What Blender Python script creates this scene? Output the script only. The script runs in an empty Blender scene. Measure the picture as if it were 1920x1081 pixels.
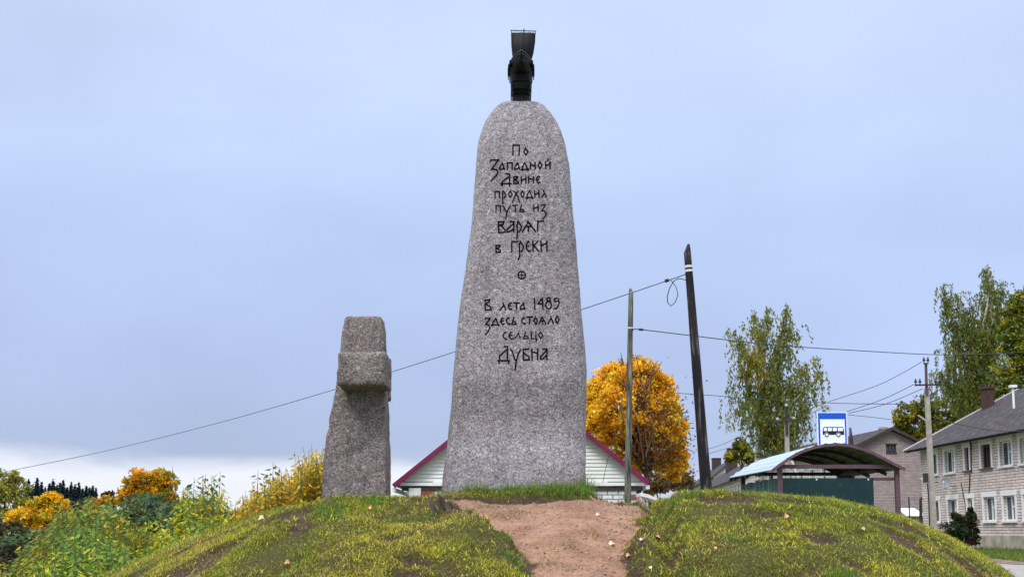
import bpy, bmesh, math, random
import numpy as np
from mathutils import Vector, noise as mnoise
from mathutils.bvhtree import BVHTree
rad = math.radians
S = bpy.context.scene
COL = S.collection
random.seed(7)
RNG = np.random.default_rng(11)

# ------------------------------------------------------------------ camera
FPX, CX0, CY0, PITCH, CAMZ = 2254.0, 960.0, 720.0, rad(7.08), 1.6
cam_d = bpy.data.cameras.new("camera"); cam = bpy.data.objects.new("camera", cam_d); COL.objects.link(cam)
cam_d.sensor_width = 36.0; cam_d.lens = FPX / 1920.0 * 36.0
cam_d.shift_y = (CY0 - 540.5) / 1920.0
cam_d.clip_start = 0.1; cam_d.clip_end = 6000
cam.location = (0, 0, CAMZ); cam.rotation_euler = (rad(90) + PITCH, 0, 0)
S.camera = cam
S.view_settings.view_transform = 'Standard'; S.view_settings.look = 'None'
S.view_settings.gamma = 1.0; S.view_settings.exposure = 0.28
SP, CP = math.sin(PITCH), math.cos(PITCH)

def P(px, py, Y):
    """world point at forward distance Y seen at photo pixel (px, py)"""
    u, v = (px - CX0) / FPX, (CY0 - py) / FPX
    dx, dy, dz = u, CP - v * SP, SP + v * CP
    k = Y / dy
    return Vector((dx * k, Y, CAMZ + dz * k))

def proj(x, y, z):
    d = y * CP + (z - CAMZ) * SP
    return CX0 + FPX * x / d, CY0 - FPX * ((z - CAMZ) * CP - y * SP) / d

# ------------------------------------------------------------------ world: overcast sky
W = bpy.data.worlds.new("World"); S.world = W; W.use_nodes = True
nt = W.node_tree; nt.nodes.clear(); N = nt.nodes.new; L = nt.links.new
SUN_EL, SUN_AZ = rad(48), rad(205)      # azimuth clockwise from +Y: behind the camera, to the left
def math_n(tree, op, a, b=None, c=None, clamp=False):
    n = tree.nodes.new('ShaderNodeMath'); n.operation = op; n.use_clamp = clamp
    for i, s in enumerate((a, b, c)):
        if s is None: continue
        if isinstance(s, (int, float)): n.inputs[i].default_value = s
        else: tree.links.new(s, n.inputs[i])
    return n.outputs[0]
def ramp_n(tree, fac, stops, interp='LINEAR'):
    n = tree.nodes.new('ShaderNodeValToRGB'); n.color_ramp.interpolation = interp
    e = n.color_ramp.elements
    while len(e) < len(stops): e.new(0.5)
    for i, (p, c) in enumerate(stops):
        e[i].position = p
        c = c if hasattr(c, '__len__') else (c, c, c)
        e[i].color = (*c[:3], 1)
    if fac is not None: tree.links.new(fac, n.inputs[0])
    return n.outputs[0]
def mix_n(tree, fac, a, b, mode='MIX'):
    n = tree.nodes.new('ShaderNodeMix'); n.data_type = 'RGBA'; n.blend_type = mode
    for s, v in ((n.inputs[0], fac), (n.inputs[6], a), (n.inputs[7], b)):
        if isinstance(v, (int, float)): s.default_value = v
        elif isinstance(v, tuple): s.default_value = (*v[:3], 1)
        else: tree.links.new(v, s)
    return n.outputs[2]
def noise_n(tree, vec, scale, detail=4, rough=0.55, distort=0.0):
    n = tree.nodes.new('ShaderNodeTexNoise')
    n.inputs['Scale'].default_value = scale; n.inputs['Detail'].default_value = detail
    n.inputs['Roughness'].default_value = rough; n.inputs['Distortion'].default_value = distort
    if vec is not None: tree.links.new(vec, n.inputs['Vector'])
    return n.outputs[0]
tc = N('ShaderNodeTexCoord'); sx = N('ShaderNodeSeparateXYZ'); L(tc.outputs['Generated'], sx.inputs[0])
zz = sx.outputs[2]
mp = N('ShaderNodeMapping'); mp.inputs['Scale'].default_value = (1, 1, 1.9); L(tc.outputs['Generated'], mp.inputs[0])
mp2 = N('ShaderNodeMapping'); mp2.inputs['Scale'].default_value = (1, 1, 3.2); L(tc.outputs['Generated'], mp2.inputs[0])
n1 = noise_n(nt, mp.outputs[0], 2.3, 4, 0.45, 0.2)
n2 = noise_n(nt, mp2.outputs[0], 5.0, 6, 0.55, 0.4)
SKY_STOPS = [(0.0, (0.42, 0.48, 0.68)), (0.06, (0.385, 0.462, 0.685)), (0.13, (0.40, 0.486, 0.73)), (0.22, (0.435, 0.53, 0.78)),
             (0.31, (0.495, 0.605, 0.85)), (0.42, (0.53, 0.63, 0.87)), (0.6, (1.75, 1.78, 1.85)), (1.0, (2.4, 2.4, 2.4))]
elev = ramp_n(nt, zz, SKY_STOPS, 'EASE')
cl = ramp_n(nt, n1, [(0.28, 0.885), (0.72, 1.115)])
cl2 = ramp_n(nt, n2, [(0.3, 0.975), (0.7, 1.025)])
skyc = mix_n(nt, 1.0, mix_n(nt, 1.0, elev, cl, 'MULTIPLY'), cl2, 'MULTIPLY')
# the west (left) lies under thicker cloud, the east is a little lighter
lr = N('ShaderNodeMapRange'); lr.inputs[1].default_value = -0.5; lr.inputs[2].default_value = 0.4
lr.inputs[3].default_value = 0.915; lr.inputs[4].default_value = 1.08; L(sx.outputs[0], lr.inputs[0])
lrw = N('ShaderNodeMapRange'); lrw.inputs[1].default_value = 0.10; lrw.inputs[2].default_value = 0.36
lrw.inputs[3].default_value = 1.0; lrw.inputs[4].default_value = 0.0; L(zz, lrw.inputs[0])
lrm = math_n(nt, 'ADD', math_n(nt, 'MULTIPLY', math_n(nt, 'SUBTRACT', lr.outputs[0], 1.0), lrw.outputs[0]), 1.0)
cmb = N('ShaderNodeCombineColor'); [L(lrm, cmb.inputs[i]) for i in range(3)]
skyc = mix_n(nt, 1.0, skyc, cmb.outputs[0], 'MULTIPLY')
# bright break in the cloud low above the western horizon
zb = math_n(nt, 'ADD', zz, math_n(nt, 'MULTIPLY', math_n(nt, 'SUBTRACT', n2, 0.5), 0.05))
bnd = N('ShaderNodeMapRange'); bnd.interpolation_type = 'SMOOTHSTEP'
bnd.inputs[1].default_value = 0.070; bnd.inputs[2].default_value = 0.046; bnd.inputs[3].default_value = 0; bnd.inputs[4].default_value = 1; L(zb, bnd.inputs[0])
lft = N('ShaderNodeMapRange'); lft.interpolation_type = 'SMOOTHSTEP'
lft.inputs[1].default_value = 0.22; lft.inputs[2].default_value = -0.08; lft.inputs[3].default_value = 0.15; lft.inputs[4].default_value = 1; L(sx.outputs[0], lft.inputs[0])
skyc = mix_n(nt, math_n(nt, 'MULTIPLY', math_n(nt, 'MULTIPLY', bnd.outputs[0], lft.outputs[0]), 0.9), skyc, (0.80, 0.825, 0.90))
bg1 = N('ShaderNodeBackground'); L(skyc, bg1.inputs[0]); bg1.inputs[1].default_value = 1.0
st = N('ShaderNodeTexSky'); st.sky_type = 'NISHITA'; st.sun_disc = False
st.sun_elevation = SUN_EL; st.sun_rotation = SUN_AZ
bg2 = N('ShaderNodeBackground'); L(st.outputs[0], bg2.inputs[0]); bg2.inputs[1].default_value = 0.1
ms = N('ShaderNodeMixShader'); ms.inputs[0].default_value = 0.12; L(bg1.outputs[0], ms.inputs[1]); L(bg2.outputs[0], ms.inputs[2])
wo = N('ShaderNodeOutputWorld'); L(ms.outputs[0], wo.inputs[0])

# ------------------------------------------------------------------ sun through cloud
sl = bpy.data.lights.new("sun", 'SUN'); sl.energy = 1.5; sl.angle = rad(18); sl.color = (1.0, 0.96, 0.9)
so = bpy.data.objects.new("sun", sl); COL.objects.link(so); so.location = (-20, -40, 60)
sd = Vector((math.sin(SUN_AZ) * math.cos(SUN_EL), math.cos(SUN_AZ) * math.cos(SUN_EL), math.sin(SUN_EL)))
so.rotation_euler = sd.to_track_quat('Z', 'Y').to_euler()

# ------------------------------------------------------------------ materials
def newmat(name):
    m = bpy.data.materials.new(name); m.use_nodes = True; t = m.node_tree
    return m, t, t.nodes['Principled BSDF']
def coords(t, kind='Object', scale=None):
    c = t.nodes.new('ShaderNodeTexCoord').outputs[kind]
    if scale:
        mpn = t.nodes.new('ShaderNodeMapping'); mpn.inputs['Scale'].default_value = scale; t.links.new(c, mpn.inputs[0]); c = mpn.outputs[0]
    return c
def bump_n(t, b, h, strength, dist):
    n = t.nodes.new('ShaderNodeBump'); n.inputs['Strength'].default_value = strength; n.inputs['Distance'].default_value = dist
    t.links.new(h, n.inputs['Height']); t.links.new(n.outputs[0], b.inputs['Normal'])
def pmat(name, stops, scale=4.0, rough=0.8, bump=0.0, bdist=0.01, stretch=None, detail=6, metal=0.0, spec=0.3, nrough=0.6):
    m, t, b = newmat(name)
    v = coords(t, 'Object', stretch)
    f = noise_n(t, v, scale, detail, nrough)
    t.links.new(ramp_n(t, f, stops), b.inputs['Base Color'])
    b.inputs['Roughness'].default_value = rough; b.inputs['Metallic'].default_value = metal
    b.inputs['Specular IOR Level'].default_value = spec
    if bump: bump_n(t, b, f, bump, bdist)
    return m
def flat(name, c, rough=0.6, var=0.15, scale=6, **k):
    lo = tuple(x * (1 - var) for x in c); hi = tuple(x * (1 + var) for x in c)
    return pmat(name, [(0.3, lo), (0.7, hi)], scale, rough, **k)
def leafmat(name, trans=0.35, rough=0.6, noise=True):
    m, t, b = newmat(name)
    a = t.nodes.new('ShaderNodeAttribute'); a.attribute_name = 'tint'
    b.inputs['Roughness'].default_value = rough; b.inputs['Specular IOR Level'].default_value = 0.25
    t.links.new(a.outputs[0], b.inputs['Base Color'])
    tr = t.nodes.new('ShaderNodeBsdfTranslucent'); t.links.new(a.outputs[0], tr.inputs[0])
    mx = t.nodes.new('ShaderNodeMixShader'); mx.inputs[0].default_value = trans
    t.links.new(b.outputs[0], mx.inputs[1]); t.links.new(tr.outputs[0], mx.inputs[2])
    t.links.new(mx.outputs[0], t.nodes['Material Output'].inputs[0])
    return m
def granite(name, lo, mid, hi, pink, big=True):
    m, t, b = newmat(name)
    v = coords(t)
    f1 = noise_n(t, v, 58, 3, 0.62, 0.5)                        # grain
    vo = t.nodes.new('ShaderNodeTexVoronoi'); vo.inputs['Scale'].default_value = 48; t.links.new(v, vo.inputs['Vector'])
    f2 = noise_n(t, v, 2.2, 4, 0.6)                            # broad blotches
    f3 = noise_n(t, v, 14, 3, 0.6)
    grain = ramp_n(t, f1, [(0.36, lo), (0.47, mid), (0.56, mid), (0.66, hi)])
    sep = t.nodes.new('ShaderNodeSeparateColor'); t.links.new(vo.outputs['Color'], sep.inputs[0])
    cell = ramp_n(t, sep.outputs[0], [(0.0, 0.62), (0.25, 0.95), (0.75, 1.05), (0.93, 1.12), (1.0, 1.5)])
    c = mix_n(t, 0.9, grain, cell, 'MULTIPLY')
    c = mix_n(t, ramp_n(t, f2, [(0.42, 0.0), (0.68, 0.55)]), c, mix_n(t, 1.0, c, pink, 'MULTIPLY'))
    c = mix_n(t, 1.0, c, ramp_n(t, f3, [(0.3, 0.78), (0.7, 1.18)]), 'MULTIPLY')
    vp = t.nodes.new('ShaderNodeTexVoronoi'); vp.inputs['Scale'].default_value = 9; t.links.new(v, vp.inputs['Vector'])
    sp2 = t.nodes.new('ShaderNodeSeparateColor'); t.links.new(vp.outputs['Color'], sp2.inputs[0])
    spot = math_n(t, 'MULTIPLY', ramp_n(t, vp.outputs['Distance'], [(0.18, 1.0), (0.27, 0.0)]), ramp_n(t, sp2.outputs[0], [(0.86, 0.0), (0.88, 0.6)]))
    c = mix_n(t, spot, c, hi)
    f5 = noise_n(t, coords(t, 'Object', (1, 1, 0.22)), 3.4, 5, 0.65)         # rain streaks
    c = mix_n(t, 1.0, c, ramp_n(t, f5, [(0.36, (0.80, 0.78, 0.79)), (0.5, 1.0), (0.68, 1.07)]), 'MULTIPLY')
    f6 = noise_n(t, v, 6.5, 6, 0.7)                                            # lichen crusts
    c = mix_n(t, ramp_n(t, f6, [(0.64, 0.0), (0.70, 0.55)]), c, (0.40, 0.395, 0.37))
    t.links.new(c, b.inputs['Base Color']); b.inputs['Roughness'].default_value = 0.85; b.inputs['Specular IOR Level'].default_value = 0.25
    hsum = math_n(t, 'ADD', f1, math_n(t, 'MULTIPLY', f3, 1.6))
    bump_n(t, b, hsum, 0.55, 0.02)
    return m
def brick(name, c1, c2, mortar, bw, bh, plane, ms=0.012, rough=0.9, stain=None, stain_at=(0.55, 0.75)):
    m, t, b = newmat(name)
    c = coords(t); sp = t.nodes.new('ShaderNodeSeparateXYZ'); t.links.new(c, sp.inputs[0])
    cb = t.nodes.new('ShaderNodeCombineXYZ'); t.links.new(sp.outputs[0 if plane == 'x' else 1], cb.inputs[0]); t.links.new(sp.outputs[2], cb.inputs[1])
    br = t.nodes.new('ShaderNodeTexBrick'); t.links.new(cb.outputs[0], br.inputs['Vector'])
    br.inputs['Scale'].default_value = 1.0; br.inputs['Brick Width'].default_value = bw; br.inputs['Row Height'].default_value = bh
    br.inputs['Mortar Size'].default_value = ms; br.inputs['Mortar Smooth'].default_value = 0.2
    br.inputs['Color1'].default_value = (*c1, 1); br.inputs['Color2'].default_value = (*c2, 1); br.inputs['Mortar'].default_value = (*mortar, 1)
    f = noise_n(t, c, 1.3, 6, 0.65); f2 = noise_n(t, c, 9.0, 4, 0.6)
    col = mix_n(t, 1.0, br.outputs['Color'], ramp_n(t, f, [(0.3, 0.75), (0.7, 1.15)]), 'MULTIPLY')
    col = mix_n(t, 1.0, col, ramp_n(t, f2, [(0.3, 0.85), (0.7, 1.1)]), 'MULTIPLY')
    if stain:
        f4 = noise_n(t, coords(t, 'Object', (1, 1, 0.6)), 0.9, 5, 0.7)
        col = mix_n(t, ramp_n(t, f4, [(stain_at[0], 0.0), (stain_at[1], 0.6)]), col, mix_n(t, 1.0, col, stain, 'MULTIPLY'))
    t.links.new(col, b.inputs['Base Color']); b.inputs['Roughness'].default_value = rough
    bump_n(t, b, br.outputs['Fac'], -0.6, 0.02)
    return m

M = {}
M['stele'] = granite('granite_grey', (0.085, 0.075, 0.086), (0.285, 0.265, 0.285), (0.54, 0.515, 0.54), (1.0, 0.88, 0.87))
M['cross'] = granite('granite_weathered', (0.055, 0.045, 0.044), (0.205, 0.18, 0.178), (0.42, 0.385, 0.375), (1.0, 0.84, 0.80))
M['letter'] = flat('black_lettering', (0.003, 0.003, 0.006), 0.95, spec=0.05)
M['bronze'] = pmat('dark_bronze', [(0.35, (0.004, 0.004, 0.006)), (0.6, (0.008, 0.007, 0.010)), (0.75, (0.03, 0.032, 0.036))], 16, 0.6, 0.3, 0.004, (1, 1, 0.3), metal=0.6, spec=0.5)
M['leaf'] = leafmat('leaves', 0.42)
M['bronze_light'] = pmat('highlight_bronze', [(0.35, (0.06, 0.06, 0.068)), (0.7, (0.16, 0.165, 0.175))], 20, 0.45, metal=0.6, spec=0.5)  # lighter bronze: highlights along the strakes put into the colour
M['blade'] = leafmat('grass_blades', 0.25, 0.65)
M['pole_dark'] = pmat('tarred_wood', [(0.40, (0.006, 0.005, 0.008)), (0.55, (0.018, 0.014, 0.018)), (0.66, (0.13, 0.11, 0.11)), (0.8, (0.24, 0.21, 0.21))], 9, 0.8, 0.5, 0.01, (1.4, 1.4, 0.16), 6)
M['pole_grey'] = pmat('weathered_wood', [(0.38, (0.028, 0.026, 0.024)), (0.52, (0.12, 0.125, 0.105)), (0.70, (0.27, 0.27, 0.23))], 11, 0.9, 0.5, 0.01, (1.5, 1.5, 0.12), 6)
M['cable'] = flat('cable_grey', (0.24, 0.28, 0.40), 0.5)
M['cable_dark'] = flat('cable_black', (0.035, 0.04, 0.055), 0.5)
M['white'] = flat('white_paint', (0.78, 0.79, 0.80), 0.5, 0.06)
M['band'] = flat('light_metal_band', (0.62, 0.62, 0.62), 0.4)
M['concrete'] = pmat('concrete', [(0.3, (0.26, 0.235, 0.205)), (0.7, (0.42, 0.39, 0.35))], 6, 0.9, 0.2, 0.01)
M['plinth'] = pmat('plaster_plinth', [(0.3, (0.24, 0.21, 0.16)), (0.55, (0.42, 0.38, 0.31)), (0.72, (0.52, 0.50, 0.44))], 1.4, 0.95, 0.3, 0.02)
M['iron'] = flat('dark_iron', (0.035, 0.028, 0.035), 0.6)
M['insul'] = flat('dark_glass_insulator', (0.02, 0.016, 0.022), 0.25)
M['insul_w'] = flat('pale_insulator', (0.30, 0.34, 0.35), 0.3)
M['shelter'] = flat('maroon_paint', (0.115, 0.062, 0.078), 0.5, 0.2)
M['roof_blue'] = pmat('galvanised_sheet', [(0.3, (0.34, 0.44, 0.52)), (0.7, (0.42, 0.52, 0.60))], 3, 0.45, metal=0.1)
M['roof_under'] = pmat('dark_sheet_underside', [(0.3, (0.055, 0.068, 0.06)), (0.7, (0.11, 0.125, 0.115))], 3, 0.6)  # underside coloured much darker than the top of the sheet
M['green'] = pmat('green_sheet', [(0.30, (0.002, 0.02, 0.022)), (0.66, (0.003, 0.032, 0.034)), (0.76, (0.03, 0.12, 0.11))], 7, 0.42, spec=0.4)
M['green_old'] = pmat('faded_green_boards', [(0.3, (0.018, 0.05, 0.052)), (0.55, (0.06, 0.11, 0.11)), (0.75, (0.24, 0.30, 0.31))], 5, 0.7, stretch=(4, 4, 0.15))
M['sign_blue'] = flat('sign_blue', (0.008, 0.085, 0.52), 0.35, 0.05)
M['sign_white'] = flat('sign_white', (0.74, 0.78, 0.86), 0.35, 0.03)
M['sign_black'] = flat('sign_black', (0.008, 0.01, 0.022), 0.4)
M['maroon_roof'] = pmat('maroon_metal_roof', [(0.3, (0.12, 0.012, 0.045)), (0.7, (0.18, 0.02, 0.068))], 2, 0.4)
M['slate'] = pmat('grey_slate', [(0.30, (0.013, 0.010, 0.014)), (0.48, (0.028, 0.024, 0.030)), (0.57, (0.055, 0.048, 0.056)), (0.68, (0.20, 0.18, 0.195))], 2.6, 0.85, 0.4, 0.03, (1, 2.2, 1), 8, nrough=0.7)
M['wood_dark'] = flat('dark_wood', (0.05, 0.038, 0.035), 0.8, 0.3)
M['frame_brown'] = flat('brown_frame', (0.10, 0.055, 0.045), 0.6, 0.2)
M['rust_brick'] = pmat('old_red_brick', [(0.3, (0.04, 0.024, 0.022)), (0.7, (0.09, 0.045, 0.038))], 7, 0.9)
M['brick_right'] = brick('pale_brick', (0.76, 0.655, 0.615), (0.63, 0.535, 0.50), (0.17, 0.135, 0.13), 0.85, 0.145, 'y', 0.017, stain=(0.95, 0.66, 0.5))
M['brick_gable'] = brick('grey_pink_brick', (0.44, 0.36, 0.36), (0.33, 0.265, 0.27), (0.17, 0.14, 0.145), 0.28, 0.115, 'x', 0.014, stain=(0.9, 0.78, 0.75))
M['brick_white'] = brick('white_brick', (0.72, 0.72, 0.74), (0.66, 0.66, 0.68), (0.22, 0.22, 0.24), 0.36, 0.15, 'x', 0.022)
M['brick_red'] = brick('red_brick', (0.34, 0.075, 0.045), (0.28, 0.06, 0.04), (0.25, 0.12, 0.10), 0.36, 0.15, 'x', 0.012)
M['plaster'] = pmat('pale_plaster', [(0.3, (0.46, 0.43, 0.41)), (0.7, (0.62, 0.60, 0.58))], 1.2, 0.9)
M['curtain'] = flat('pale_curtain', (0.62, 0.70, 0.80), 0.8, 0.15, 8)
M['curtain_dim'] = flat('net_curtain', (0.27, 0.25, 0.28), 0.8, 0.15, 8)
M['asphalt'] = pmat('asphalt', [(0.3, (0.22, 0.20, 0.20)), (0.7, (0.31, 0.29, 0.285))], 2, 0.75)
M['bark'] = pmat('bark', [(0.35, (0.022, 0.018, 0.016)), (0.7, (0.10, 0.08, 0.065))], 8, 0.95, 0.5, 0.02, (1, 1, 0.3))
M['birch_bark'] = pmat('birch_bark', [(0.40, (0.03, 0.026, 0.025)), (0.48, (0.38, 0.36, 0.35)), (0.7, (0.62, 0.60, 0.58))], 5, 0.8, 0.1, 0.01, (0.6, 0.6, 1.6))
M['stem'] = flat('stems', (0.12, 0.13, 0.04), 0.8, 0.3)
M['twig'] = flat('twigs', (0.13, 0.075, 0.05), 0.9, 0.3)
M['rot'] = pmat('rotten_wood', [(0.35, (0.03, 0.02, 0.018)), (0.7, (0.15, 0.105, 0.085))], 12, 0.95, 0.5, 0.01, (1, 1, 0.15))
M['dish'] = flat('dish_grey', (0.26, 0.26, 0.28), 0.5)
M['leaf_fallen'] = pmat('fallen_leaf', [(0.3, (0.42, 0.18, 0.10)), (0.7, (0.66, 0.38, 0.22))], 30, 0.7)
M['leaf_pale'] = pmat('fallen_leaf_pale', [(0.3, (0.62, 0.45, 0.26)), (0.7, (0.78, 0.62, 0.42))], 30, 0.7)
M['pink'] = pmat('pink_pattern_cloth', [(0.42, (0.62, 0.50, 0.50)), (0.5, (0.45, 0.10, 0.22)), (0.6, (0.60, 0.34, 0.32))], 6, 0.7, detail=2)
def siding_mat():
    m, t, b = newmat('white_siding')
    c = coords(t); f = noise_n(t, c, 1.5, 5, 0.6)
    t.links.new(ramp_n(t, f, [(0.3, (0.66, 0.68, 0.64)), (0.7, (0.76, 0.77, 0.74))]), b.inputs['Base Color']); b.inputs['Roughness'].default_value = 0.5
    return m
M['siding'] = siding_mat()
def glass_mat():
    m, t, b = newmat('window_glass'); t.nodes.remove(b)
    tr = t.nodes.new('ShaderNodeBsdfTransparent'); tr.inputs[0].default_value = (0.8, 0.85, 0.88, 1)
    gl = t.nodes.new('ShaderNodeBsdfGlossy'); gl.inputs['Roughness'].default_value = 0.03
    lw = t.nodes.new('ShaderNodeLayerWeight'); lw.inputs[0].default_value = 0.35
    mx = t.nodes.new('ShaderNodeMixShader')
    t.links.new(math_n(t, 'MULTIPLY_ADD', lw.outputs['Fresnel'], 0.5, 0.06, True), mx.inputs[0])
    t.links.new(tr.outputs[0], mx.inputs[1]); t.links.new(gl.outputs[0], mx.inputs[2])
    t.links.new(mx.outputs[0], t.nodes['Material Output'].inputs[0])
    return m
M['glass'] = glass_mat()
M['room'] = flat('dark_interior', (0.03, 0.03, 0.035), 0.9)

# ------------------------------------------------------------------ object helpers
ORG = {}
def org(o):
    return ORG.get(o.name, Vector((0, 0, 0)))
def tag(o, label=None, cat=None, group=None, kind=None):
    for k, v in (('label', label), ('category', cat), ('group', group), ('kind', kind)):
        if v: o[k] = v
    return o
def thing(name, loc, label, cat, group=None):
    o = bpy.data.objects.new(name, None); COL.objects.link(o); o.location = loc; o.empty_display_size = 0.3
    ORG[o.name] = Vector(loc)
    return tag(o, label, cat, group)
def link(name, me, mat, parent=None, loc=None):
    o = bpy.data.objects.new(name, me); COL.objects.link(o)
    for m in (mat if isinstance(mat, (list, tuple)) else [mat]): me.materials.append(m)
    if parent is not None:
        o.parent = parent; ORG[o.name] = org(parent)
    if loc is not None:
        o.location = loc; ORG[o.name] = Vector(loc)
    return o
class MB:
    """collects world-space geometry, links it as ONE mesh object"""
    def __init__(s): s.v = []; s.f = []; s.mi = []; s.cur = 0
    def add(s, vs, fs):
        b = len(s.v); s.v += [tuple(v) for v in vs]; s.f += [tuple(b + i for i in f) for f in fs]; s.mi += [s.cur] * len(fs)
    def box(s, lo, hi):
        x0, y0, z0 = lo; x1, y1, z1 = hi
        s.add([(x0,y0,z0),(x1,y0,z0),(x1,y1,z0),(x0,y1,z0),(x0,y0,z1),(x1,y0,z1),(x1,y1,z1),(x0,y1,z1)],
              [(0,3,2,1),(4,5,6,7),(0,1,5,4),(1,2,6,5),(2,3,7,6),(3,0,4,7)])
    def bar(s, a, b, w, h, up=(0, 0, 1)):
        a, b = Vector(a), Vector(b); d = (b - a).normalized(); up = Vector(up)
        if abs(d.dot(up)) > 0.98: up = Vector((0, 1, 0))
        r = d.cross(up).normalized() * (w / 2); u = r.cross(d).normalized() * (h / 2)
        vs = [a - r - u, a + r - u, a + r + u, a - r + u, b - r - u, b + r - u, b + r + u, b - r + u]
        s.add(vs, [(0,1,2,3),(7,6,5,4),(0,4,5,1),(1,5,6,2),(2,6,7,3),(3,7,4,0)])
    def tube(s, pts, radii, n=8, cap=True):
        pts = [Vector(p) for p in pts]
        if isinstance(radii, (int, float)): radii = [radii] * len(pts)
        b = len(s.v); prev = None; vs = []
        for i, p in enumerate(pts):
            d = (pts[min(i + 1, len(pts) - 1)] - pts[max(i - 1, 0)]).normalized()
            if prev is None:
                prev = d.cross(Vector((0, 1, 0)) if abs(d.y) < 0.9 else Vector((1, 0, 0))).normalized()
            prev = (prev - d * prev.dot(d)).normalized(); q = d.cross(prev)
            for k in range(n):
                a = 2 * math.pi * k / n
                vs.append(p + (prev * math.cos(a) + q * math.sin(a)) * radii[i])
        fs = [(i*n+k, i*n+(k+1) % n, (i+1)*n+(k+1) % n, (i+1)*n+k) for i in range(len(pts)-1) for k in range(n)]
        if cap: fs += [tuple(range(n))[::-1], tuple((len(pts)-1)*n + k for k in range(n))]
        s.add(vs, fs)
    def prism(s, poly, d):
        """polygon (3-D points) extruded along vector d"""
        n = len(poly); d = Vector(d); poly = [Vector(p) for p in poly]
        s.add(poly + [p + d for p in poly], [tuple(range(n))[::-1], tuple(range(n, 2*n))] + [(i, (i+1) % n, n+(i+1) % n, n+i) for i in range(n)])
    def build(s, name, mat, parent=None, smooth=False, loc=None):
        me = bpy.data.meshes.new(name)
        o_ = org(parent) if parent is not None else (Vector(loc) if loc is not None else Vector((0, 0, 0)))
        me.from_pydata([(v[0]-o_.x, v[1]-o_.y, v[2]-o_.z) for v in s.v], [], s.f)
        bm = bmesh.new(); bm.from_mesh(me); bmesh.ops.recalc_face_normals(bm, faces=bm.faces); bm.to_mesh(me); bm.free()
        o = link(name, me, mat, parent, loc)
        if isinstance(mat, (list, tuple)): me.polygons.foreach_set('material_index', s.mi)
        if smooth: me.polygons.foreach_set('use_smooth', [True] * len(me.polygons))
        return o
def npmesh(name, v, f, tint=None, smooth=False):
    """v (n,3); f (m,k) all the same k; tint (n,3)"""
    me = bpy.data.meshes.new(name); v = np.asarray(v, np.float32); f = np.asarray(f, np.int32); m, k = f.shape
    me.vertices.add(len(v)); me.vertices.foreach_set('co', v.ravel())
    me.loops.add(m * k); me.loops.foreach_set('vertex_index', f.ravel())
    me.polygons.add(m); me.polygons.foreach_set('loop_start', np.arange(0, m * k, k, dtype=np.int32))
    if smooth: me.polygons.foreach_set('use_smooth', np.ones(m, bool))
    me.update(calc_edges=True); me.validate()
    if tint is not None:
        a = me.attributes.new('tint', 'FLOAT_COLOR', 'POINT')
        c = np.ones((len(v), 4), np.float32); c[:, :3] = tint; a.data.foreach_set('color', c.ravel())
    return me
def leaves(name, c, size, cols, mat, parent=None, aspect=0.55, axis=None, rng=RNG, loc=None, droop=0.0):
    """leaf-shaped faces at centres c; size (n,) half-length; cols (n,3)"""
    c = np.asarray(c, float); n = len(c); size = np.broadcast_to(size, (n,))
    a = rng.normal(size=(n, 3)) if axis is None else np.asarray(axis, float) + rng.normal(size=(n, 3)) * 0.3
    a[:, 2] -= droop; a /= np.linalg.norm(a, axis=1)[:, None] + 1e-9
    b = np.cross(a, rng.normal(size=(n, 3))); b /= np.linalg.norm(b, axis=1)[:, None] + 1e-9
    nn = np.cross(a, b)
    L_ = size[:, None]
    v = np.stack([c - a * L_, c + b * L_ * aspect + nn * L_ * 0.15, c + a * L_, c - b * L_ * aspect + nn * L_ * 0.15], 1).reshape(-1, 3)
    o_ = org(parent) if parent is not None else (Vector(loc) if loc is not None else Vector((0, 0, 0)))
    v = v - np.array(o_)
    f = np.arange(4 * n).reshape(n, 4)
    me = npmesh(name, v, f, np.repeat(np.asarray(cols), 4, 0))
    return link(name, me, mat, parent, loc)

# ------------------------------------------------------------------ numpy value noise
def _hash(ix, iy, seed):
    h = (ix.astype(np.int64) * 374761393 + iy.astype(np.int64) * 668265263 + seed * 1442695041) & 0xffffffff
    h = ((h ^ (h >> 13)) * 1274126177) & 0xffffffff
    return ((h ^ (h >> 16)) & 0xffff) / 65535.0
def vnoise(x, y, seed=0):
    ix, iy = np.floor(x), np.floor(y); fx, fy = x - ix, y - iy
    fx, fy = fx * fx * (3 - 2 * fx), fy * fy * (3 - 2 * fy)
    a, b = _hash(ix, iy, seed), _hash(ix + 1, iy, seed); c, d = _hash(ix, iy + 1, seed), _hash(ix + 1, iy + 1, seed)
    return (a * (1 - fx) + b * fx) * (1 - fy) + (c * (1 - fx) + d * fx) * fy
def fbm(x, y, scale, octs=4, seed=0, g=0.5):
    s = np.zeros_like(np.asarray(x, float)); amp, tot = 1.0, 0.0
    for o in range(octs):
        s = s + amp * vnoise(x * scale + 17.3 * o, y * scale - 9.1 * o, seed + o); tot += amp; amp *= g; scale *= 2.03
    return s / tot            # 0..1
def sstep(a, b, x):
    t = np.clip((x - a) / (b - a), 0, 1); return t * t * (3 - 2 * t)

# ------------------------------------------------------------------ terrain
def ground_h(x, y):
    x = np.asarray(x, float); y = np.asarray(y, float)
    h = 0.62 * sstep(4, 20, y) + 0.10 * sstep(25, 60, y)
    h = h - 5.0 * sstep(-9, -42, x) * sstep(16, 60, y)
    h = h + 9.0 * sstep(260, 650, y) * (0.75 + 0.5 * fbm(x, y, 0.004, 3, 5))
    return h + (fbm(x, y, 0.35, 3, 3) - 0.5) * 0.10 * sstep(0, 5, np.abs(y))
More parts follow.
